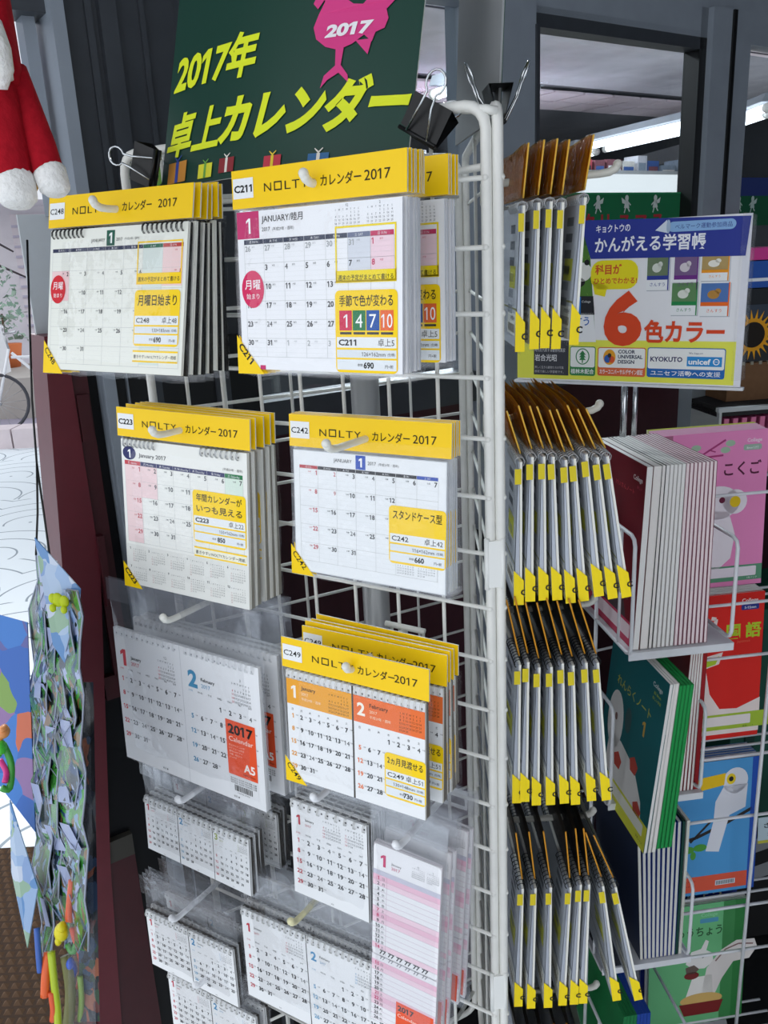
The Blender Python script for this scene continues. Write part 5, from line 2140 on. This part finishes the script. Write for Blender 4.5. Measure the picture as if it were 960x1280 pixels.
# pale grey sheet on top of the maroon door
b = MB()
b.box(-.603, -.552, .05, .056, 1.41, 1.563, mat('#b9bdc0', .6, vary=.02))
gs = b.build('grey_sheet', None, tuple(W0), (0, 0, WANG))
tag(gs, 'plain pale grey sheet standing above the maroon door edge', 'panel')
# transom and added dark board for dim reflecting glass left of the post
sbox('trim_30', -1.5, -.545, 1.775, 1.80, 0, .05, FRAMED)
sbox('trim_31', -1.5, -.545, 1.80, 2.7, .01, .05, mat('#6d7076', .5))
sbox('trim_32', -.570, -.556, 1.56, 1.78, .02, .05, FRAME)
hb_ = empty('dark_backdrop', tuple(W0), (0, 0, WANG), 'added dark board, lavender band painted as a reflection, behind the santa toy', 'sign')
for nme, z0, z1, c in (('lavender_band', 1.755, 1.835, '#6f6f9e'), ('dark_panel', 1.56, 1.755, '#17110f')):
    b = MB()
    b.box(-1.4, -.60, .30, .32, z0, z1, mat(c, .5, vary=.1, scale=5))
    b.build(nme, hb_)
b = MB()
b.box(-.86, -.80, .295, .30, 1.715, 1.723, mat('#e0e2e6', .3))
b.box(-.84, -.78, .295, .30, 1.695, 1.70, mat('#9a938c', .3))
b.build('pale_mark', hb_)

# santa toy
santa = empty('santa_toy', tuple(C3(10, 60, .62)), (0, 0, 0), 'hanging plush santa with red trousers, white cuffs and white beard', 'plush toy')
so = Vector(santa.location)
RED = mat('#a81826', .95, 0, .1, bump=.6, vary=.12, scale=160)
FLUF = mat('#f3f1ee', .95, 0, .1, bump=1, vary=.04, scale=260)


def px(w, d=.62):
    return w/F_PX*d


def limb(name, pts, rs, m):
    b = MB()
    P_ = [C3(x, y, .62+dd)-so for x, y, dd in pts]
    # smooth the path
    Q, r2 = [], []
    for i in range(len(P_)-1):
        for k in range(4):
            f = k/4
            Q.append(P_[i].lerp(P_[i+1], f))
            r2.append(px(rs[i]*(1-f)+rs[i+1]*f))
    Q.append(P_[-1])
    r2.append(px(rs[-1]))
    b.tube(Q, r2, m, 16)
    return b.build(name, santa)


limb('trouser_leg', [(-6, 100, .0), (2, 150, 0), (12, 200, 0), (17, 228, 0)], [24, 26, 26, 25], RED)
limb('cuff', [(15, 222, 0), (17, 226, 0), (21, 248, 0), (21.5, 257, 0)], [22, 26.5, 25, 17], FLUF)
limb('trouser_leg', [(18, 88, .012), (34, 135, .012), (50, 180, .008), (61, 216, .005)], [16, 18, 19, 19], RED)
limb('cuff', [(60, 211, .005), (62, 215, .005), (69, 236, .005), (70, 243, .005)], [17, 20.5, 19, 13], FLUF)
limb('jacket', [(-20, -10, .01), (-14, 50, .01), (-8, 90, 0), (-2, 112, 0)], [30, 34, 34, 26], RED)
limb('beard', [(-12, 30, -.02), (-6, 60, -.025), (0, 88, -.025), (3, 112, -.02)], [14, 18, 16, 6], FLUF)
limb('scarf_end', [(-8, 40, -.012), (4, 70, -.012), (12, 100, -.01)], [8, 9, 5], FLUF)
# gold tinsel between the legs
ti = empty('gold_tinsel', tuple(C3(35, 215, .66)), (0, 0, 0), 'thin crinkled gold tinsel ribbon hanging behind the santa trousers', 'ribbon')
b = MB()
to = Vector(ti.location)
P_ = []
for i in range(15):
    f = i/14
    x, y = 28+14*f+(2.5 if i % 2 else -2.5), 105+135*f
    p = C3(x, y, .665)-to
    P_.append([tuple(p+Vector((-.002, 0, 0))), tuple(p+Vector((.003, .003, 0)))])
b.grid(P_, mat('#c9a52a', .25, .8), False)
b.build('ribbon', ti)


def toon_mat(name, cols, scale, rough=.25, seed=0):
    m = bpy.data.materials.new(name)
    m.use_nodes = True
    t = m.node_tree
    b = t.nodes['Principled BSDF']
    N, L = t.nodes.new, t.links.new
    tcn = N('ShaderNodeTexCoord')
    mp = N('ShaderNodeMapping')
    mp.inputs['Location'].default_value = (seed, seed*2, seed*3)
    nz = N('ShaderNodeTexNoise')
    nz.inputs['Scale'].default_value = scale*.5
    av = N('ShaderNodeVectorMath')
    av.operation = 'MULTIPLY_ADD'
    av.inputs[1].default_value = (.06,)*3
    vo = N('ShaderNodeTexVoronoi')
    vo.inputs['Scale'].default_value = scale
    sp_ = N('ShaderNodeSeparateColor')
    cr = N('ShaderNodeValToRGB')
    cr.color_ramp.interpolation = 'CONSTANT'
    e = cr.color_ramp.elements
    e[0].color = lin(cols[0])
    e[0].position = 0
    e[1].color = lin(cols[1])
    e[1].position = 1/len(cols)
    for i, c in enumerate(cols[2:]):
        k = e.new((i+2)/len(cols))
        k.color = lin(c)
    L(tcn.outputs['Object'], mp.inputs[0])
    L(mp.outputs[0], nz.inputs['Vector'])
    L(nz.outputs['Color'], av.inputs[0])
    L(mp.outputs[0], av.inputs[2])
    L(av.outputs[0], vo.inputs['Vector'])
    L(vo.outputs['Color'], sp_.inputs[0])
    L(sp_.outputs[0], cr.inputs[0])
    L(cr.outputs[0], b.inputs['Base Color'])
    b.inputs['Roughness'].default_value = rough
    return m


JUNG = toon_mat('jungle_print', ['#2f7a2c', '#1d4a20', '#46963a', '#182419', '#6f8fae', '#2f6f2c', '#1f2c3c', '#9aa6c8', '#357a30', '#7b5f3c', '#20406a', '#3c8434'], 80)
SKYP = toon_mat('sky_print', ['#8fa9cc', '#7f9ac4', '#a3b6cf', '#5a86b8', '#b9c3d4', '#8aa890'], 45, seed=3)
BALL = toon_mat('balloon_print', ['#2f63b4', '#4f86cc', '#5a5f9e', '#2f63b4', '#7fa04f', '#8f6fa0', '#c9684a', '#3a78c4', '#3468b4', '#5f8fce'], 30, seed=5)


def sheet(cols_px, rows, d0, d1, amp, seed, m, thick=.0012):
    """a hanging wavy pack; cols_px: (xl, xr) at each row's y"""
    q = random.Random(seed)
    ph = q.uniform(0, 6)
    Pf = []
    for i, (y, xl, xr) in enumerate(rows):
        row = []
        for j in range(6):
            f = j/5
            dd = d0*(1-f)+d1*f+amp*math.sin(i*1.9+ph+f*2.4)+amp*.5*math.sin(i*3.7+f*5+ph)
            row.append(C3(xl*(1-f)+xr*f+q.uniform(-1, 1), y+(xr-xl)*f*.15, dd))
        Pf.append(row)
    return Pf


cord = empty('hanging_cord', tuple(C3(46, 580, .9)), (0, 0, 0), 'thin black doubled cord carrying the toy packs', 'cord')
co = Vector(cord.location)
b = MB()
b.tube([(0, 0, 0), tuple(C3(47, 640, .9)-co), tuple(C3(45, 694, .9)-co)], .0012, BLACKP, 6)
b.tube([(0, 0, 0), tuple(C3(56, 650, .9)-co), tuple(C3(67, 730, .9)-co)], .0012, BLACKP, 6)
b.tube([(0, 0, 0), tuple(C3(40, 500, .9)-co), tuple(C3(34, 300, .9)-co)], .0012, BLACKP, 6)
b.build('cord_strand', cord)

descs = ['leftmost silver-edged jungle toy pack on the cord', 'second jungle toy pack from the left on the cord', 'middle jungle toy pack, widest on the cord',
         'jungle toy pack right of the middle on the cord', 'rightmost bright green toy pack on the cord']
spans = [((690, 44, 56), (1190, 50, 66)), ((700, 50, 66), (1120, 56, 76)), ((720, 54, 76), (1150, 62, 92)), ((760, 66, 88), (1130, 74, 102)), ((735, 72, 99), (1185, 82, 110))]
for k, (t0_, t1_) in enumerate(spans):
    rows = []
    n = 14
    for i in range(n+1):
        f = i/n
        y = t0_[0]*(1-f)+t1_[0]*f
        wig = 5*math.sin(i*2.1+k*1.3)
        rows.append((y, t0_[1]*(1-f)+t1_[1]*f+wig-8*math.sin(f*math.pi), t0_[2]*(1-f)+t1_[2]*f+wig*.6))
    Pf = sheet(None, rows, .95-.022*k+.02, .90-.022*k, .010, k*7+1, None)
    o0 = Pf[0][0].copy()
    root = empty('toy_pack', tuple(o0), (0, 0, 0), descs[k], 'toy pack', 'jungle toy packs hanging on the cord')
    b = MB()
    b.grid([[tuple(p-o0) for p in r] for r in Pf], JUNG)
    b.grid([[tuple(p-o0+Vector((.0005, .003, 0))) for p in r] for r in Pf], mat('#c3c8d2', .3, .2))
    b.build('printed_pouch', root)
    b = MB()
    for i in range(k % 3, n-1, 4):
        w0, w1 = Pf[i][1]-o0, Pf[i+1][4]-o0
        f0 = Vector((0, -.003, 0))
        b.add([tuple(w0+f0), tuple(Pf[i][3]-o0+f0*1.6), tuple(w1+f0), tuple(Pf[i+1][2]-o0+f0)], [(3, 2, 1, 0)], mat('#98a2c2', .35, .1))
    b.tube([tuple(r[0]-o0) for r in Pf], .0011, mat('#98a0b2', .35, .2), 6)
    b.tube([tuple(r[-1]-o0) for r in Pf], .0009, mat('#98a0b2', .35, .2), 6)
    for i in range(1, n, 2):
        b.tube([tuple(Pf[i][0]-o0), tuple(Pf[i+1][3]-o0+Vector((0, -.004, 0))), tuple(Pf[i][5]-o0)], .0006, mat('#868fa6', .4, .1), 5)
    b.build('crimped_edge', root)


def card(name, quad, d, m, label, cat, parts=()):
    pts = [C3(x, y, dd) for (x, y), dd in zip(quad, d)]
    o0 = pts[0].copy()
    root = empty(name, tuple(o0), (0, 0, 0), label, cat)
    n = (pts[1]-pts[0]).cross(pts[2]-pts[0]).normalized()*.0012
    b = MB()
    v = [tuple(p-o0) for p in pts]+[tuple(p-o0+n) for p in pts]
    k = len(pts)
    b.add(v, [tuple(range(k)), tuple(range(2*k-1, k-1, -1))]+[(i, (i+1) % k, k+(i+1) % k, k+i) for i in range(k)], m)
    b.build('card', root)
    return root, o0


ct, o0 = card('toy_header_card', [(43, 672), (100, 736), (94, 850), (66, 806)], [.86, .83, .84, .85], SKYP,
              'pale blue printed header card with a lime green cut-out above the toy packs', 'card')
b = MB()
for x, y, r in ((66, 748, 5), (72, 750, 7), (80, 752, 6), (66, 760, 4), (80, 762, 4)):
    p = C3(x, y, .835)-o0
    b.ball(p, px(r*1.1, .84), .003, px(r*1.4, .84), mat('#b9c81e', .4), 10, 6)
b.build('lime_figure', ct)
card('balloon_pack', [(-25, 762), (34, 778), (44, 1040), (-25, 950)], [.98, .96, .95, .98], BALL,
     'blue balloon print pack at the left edge of the view', 'toy pack')
card('clear_toy_card', [(12, 1000), (47, 1110), (34, 1185), (14, 1090)], [.93, .9, .9, .93], SKYP,
     'pale blue card corner hanging over the brown mat', 'card')


def strands(label, spec_, d, group=None):
    for i, (pts, r, c, cn) in enumerate(spec_):
        o0 = C3(*pts[0], d)
        root = empty('toy_ring', tuple(o0), (0, 0, 0), f'{cn} {label}', 'toy', group)
        b = MB()
        P_ = [C3(x, y, d+.006*math.sin(j*1.3+i))-o0 for j, (x, y) in enumerate(pts)]
        Q = []
        for a in range(len(P_)-1):
            for k in range(4):
                t = k/4
                p0, p1, p2, p3 = P_[max(a-1, 0)], P_[a], P_[a+1], P_[min(a+2, len(P_)-1)]
                Q.append(.5*((2*p1)+(p2-p0)*t+(2*p0-5*p1+4*p2-p3)*t*t+(3*p1-p0-3*p2+p3)*t**3))
        Q.append(P_[-1])
        b.tube(Q, r, mat(c, .35, 0, .5), 8)
        b.build('rubber_ring', root)


strands('rubber loop among the hanging toys', [
    ([(96, 1040), (103, 1080), (96, 1130), (86, 1150), (90, 1100)], .0035, '#d9582a', 'upper orange'),
    ([(100, 1090), (106, 1130), (98, 1180), (90, 1160)], .003, '#c9482a', 'dark orange'),
    ([(92, 1130), (98, 1160), (92, 1190), (84, 1180)], .003, '#3c8a34', 'dark green'),
    ([(60, 1190), (57, 1220), (56, 1245)], .0045, '#e8642c', 'short thick orange'),
    ([(64, 1190), (68, 1230), (72, 1265), (73, 1300)], .004, '#b4c82c', 'long lime green'),
    ([(64, 1240), (67, 1262), (66, 1275)], .0035, '#e0582c', 'lower small orange'),
    ([(98, 1185), (102, 1210), (98, 1235)], .003, '#e05a3a', 'coral'),
    ([(4, 930), (14, 955), (12, 985), (2, 985)], .0035, '#3f9a3c', 'left green'),
    ([(0, 950), (8, 965), (6, 978)], .003, '#d8388a', 'left pink'),
    ([(46, 1160), (48, 1190), (50, 1215)], .003, '#3a62b4', 'left blue'),
    ([(82, 1195), (88, 1240), (84, 1290)], .0055, '#6a6a3a', 'olive'),
    ([(100, 1220), (102, 1250), (100, 1275)], .003, '#7a9a3a', 'moss green')], .86)
for x, y, rx, rz, c, nm in ((77, 1165, 9, 12, '#e0d21a', 'yellow plastic figure at the foot of the toy packs'), (88, 1212, 8, 14, '#2452c4', 'royal blue plastic figure below the yellow one'),
                            (4, 915, 8, 8, '#e8985a', 'orange plastic figure at the left edge'), (2, 935, 6, 8, '#4fc83c', 'green plastic figure at the left edge')):
    o0 = C3(x, y, .86)
    root = empty('toy_figure', tuple(o0), (0, 0, 0), nm, 'toy')
    b = MB()
    b.ball((0, 0, 0), px(rx, .86), .008, px(rz, .86), mat(c, .35, 0, .5, bump=.2, scale=90), 14, 10)
    b.ball((px(rx*.4, .86), -.003, px(rz*.95, .86)), px(rx*.6, .86), .006, px(rz*.5, .86), mat(c, .35, 0, .5, bump=.2, scale=90), 12, 8)
    b.ball((-px(rx*.5, .86), -.002, -px(rz*.9, .86)), px(rx*.5, .86), .005, px(rz*.5, .86), mat(c, .35, 0, .5, bump=.2, scale=90), 12, 8)
    b.build('figure_body', root)
# clear sleeve round the right-hand toys
o0 = C3(84, 860, .84)
root = empty('clear_sleeve', tuple(o0), (0, 0, 0), 'tall clear plastic sleeve hanging beside the maroon door', 'toy pack')
b = MB()
P_ = []
for i in range(12):
    f = i/11
    y = 860+430*f
    P_.append([tuple(C3(80+(2*f+.0)*3+x*(32+2*f), y, .845+.006*math.sin(i*1.7+x*6))-o0) for x in (0, .25, .5, .75, 1)])
b.grid(P_, FILM_HEAD)
b.build('sleeve_film', root)
b = MB()
b.grid([[(x, y+.012, z) for x, y, z in r[1:]] for r in P_], toon_mat('dark_toy_print', ['#1c2430', '#2a3f5a', '#14181c', '#5a2a26', '#26402a', '#1b1f26', '#8a4a2c', '#1a1d22'], 60, seed=9))
b.build('backing_card', root)

# street beyond
gp_ = lambda x, y: at_z(x, y, 0)
b = MB()
b.box(-9, -1, 0, .4, 0, 6, mat('#e9e6ea', .8, vary=.04, scale=2))
bd = empty('street_building', (-2, 13.2, 0), (0, 0, .35), 'bright white building with lattice shutters across the street', 'building')
b.build('facade', bd)
for i in range(7):
    b = MB()
    x = -7+i*1.0
    b.box(x, x+.55, -.05, 0, .55, 2.2, mat('#dcd8e4' if i % 2 else '#e6dfe2', .8))
    for k in range(12):
        b.box(x, x+.55, -.08, -.05, .6+k*.13, .63+k*.13, mat('#c4c0d0', .8))
    b.build('shutter', bd)
b = MB()
b.box(-9, -1, -1.2, 0, 2.3, 2.45, mat('#f4f4f6', .8))
b.build('awning', bd)


def step(name, label, x0, x1, y0, y1, z0, z1, c):
    b = MB()
    b.box(x0, x1, y0, y1, z0, z1, mat(c, .8, vary=.06, scale=6))
    tag(b.build(name), label, 'step')


step('stone_step', 'grey stone step under the planters across the paving', -9.5, -2.2, 8.9, 10.3, 0, .42, '#a8a29c')
q = random.Random(8)


def shrub(loc, r, h, n, c, label, cat='plant'):
    root = empty('potted_plant', loc, (0, 0, 0), label, cat)
    b = MB()
    for k in range(n):
        a, e = q.uniform(0, 6.28), q.uniform(-.2, 1)
        rr = r*math.sqrt(q.random())
        p = Vector((rr*math.cos(a), rr*math.sin(a), .28+h*max(0, q.random())))
        s = q.uniform(.04, .09)
        d1 = Vector((q.uniform(-1, 1), q.uniform(-1, 1), q.uniform(-.4, 1))).normalized()*s
        d2 = Vector((q.uniform(-1, 1), q.uniform(-1, 1), q.uniform(-1, 1))).normalized()*s*.4
        b.add([tuple(p), tuple(p+d1*.5+d2), tuple(p+d1), tuple(p+d1*.5-d2)], [(0, 1, 2, 3)], mat(c[k % len(c)], .7))
    o = b.build('leaves', root)
    o['kind'] = 'stuff'
    b = MB()
    b.tube([(0, 0, 0), (0, 0, .26)], [.13, .18], mat('#d87a4a', .8), 14)
    b.tube([(0, 0, .2), (.02, 0, .6)], .012, mat('#5a4636', .9), 6)
    b.build('pot', root)


for k, (x, y, r, h, cc, lb_) in enumerate(((-5.65, 9.6, .35, 1.0, ['#3f7a4a', '#5a9a5a', '#2f5f3a'], 'dark green leafy plant on the stone step, at the far left'),
                                          (-4.95, 9.75, .30, .9, ['#6fa86a', '#8fb48a', '#e08a5a'], 'pale green plant with orange flowers on the stone step'),
                                          (-4.25, 10.0, .26, .8, ['#7f9a8a', '#9ab0a0'], 'thin grey green plant on the stone step'))):
    shrub((x, y, .42), r, h, 260, cc, lb_)
b = MB()
b.box(0, .9, 0, .35, 0, .5, mat('#eef0f4', .7))
bx2 = b.build('planter_box', None, (-4.9, 9.1, .42), (0, 0, .1))
tag(bx2, 'white rectangular planter box on the stone step', 'planter')
sgn = empty('leaf_sign', (-5.05, 9.05, .95), (0, 0, .1), 'small white card with a green leaf among the plants', 'sign')
b = MB()
b.box(0, .3, 0, .02, 0, .34, mat('#f2f4f6', .7))
b.box(.14, .16, 0, .02, -.53, 0, mat('#c9ccd0', .7))
b.build('card', sgn)
P = Print()
P.poly([(90, 180), (120, 130), (190, 120), (220, 170), (170, 215), (120, 210)], '#5aa05a', 1)
P.build('leaf_print', sgn, (0, -.003, .34))
# bicycle: the front wheel and fork show
bi = empty('bicycle', tuple(Vector((-3.62, 8.15, 0))), (0, 0, R(35)), 'bicycle parked across the paving, its dark wheel showing beside the maroon door', 'bicycle')
def wheel(x):
    b = MB()
    b.tube([(x+.27*math.cos(R(a)), 0, .28+.27*math.sin(R(a))) for a in range(0, 360, 12)], .016, mat('#4a4a50', .7), 8, closed=True)
    w_ = b.build('wheel', bi)
    b = MB()
    for a in range(0, 360, 24):
        b.tube([(x, 0, .28), (x+.26*math.cos(R(a)), 0, .28+.26*math.sin(R(a)))], .0018, STEEL, 4)
    b.tube([(x, -.04, .28), (x, .04, .28)], .02, STEEL, 8)
    b.build('spokes', w_)
wheel(0)
wheel(.95)
b = MB()
WH = mat('#e6e7ea', .4)
for p1, p2 in (((0, 0, .28), (.17, 0, .78)), ((.19, 0, .74), (.56, 0, .33)), ((.56, 0, .33), (.66, 0, .80)), ((.56, 0, .33), (.95, 0, .28)), ((.65, 0, .7), (.95, 0, .28)), ((.18, 0, .70), (.64, 0, .66))):
    b.tube([p1, p2], .014, WH, 8)
b.build('frame', bi)
b = MB()
b.tube([(.17, 0, .78), (.15, 0, .92), (.2, .25, .95)], .01, STEEL, 8)
b.tube([(.15, 0, .92), (.2, -.25, .95)], .01, STEEL, 8)
b.build('handlebar', bi)
b = MB()
b.ball((.67, 0, .83), .12, .07, .035, BLACKP, 12, 8)
b.build('saddle', bi)
# bare branches against the sky
tr = empty('bare_tree', (-5.2, 10.8, .0), (0, 0, 0), 'bare thin tree branches against the white sky', 'tree')
b = MB()
b.tube([(-.8, 0, 0), (-.8, 0, 1.6), (-.7, 0, 2.6)], [.07, .05, .03], mat('#4a4448', .9), 8)
b.build('trunk', tr)
for pts in ([(-.75, 0, 2.4), (.0, 0, 2.25), (.5, 0, 1.95), (.9, 0, 1.7)], [(-.75, 0, 2.0), (0, 0, 1.95), (.6, 0, 1.6), (1.0, 0, 1.4)]):
    b = MB()
    b.tube(pts, [.03, .025, .018, .01], mat('#4a4448', .9), 6)
    b.build('branch', tr)

for o in sc.objects:
    l = o.get('label')
    if l and len(l.replace(',', ' ').split()) > 16:
        print('LONGLABEL', l)
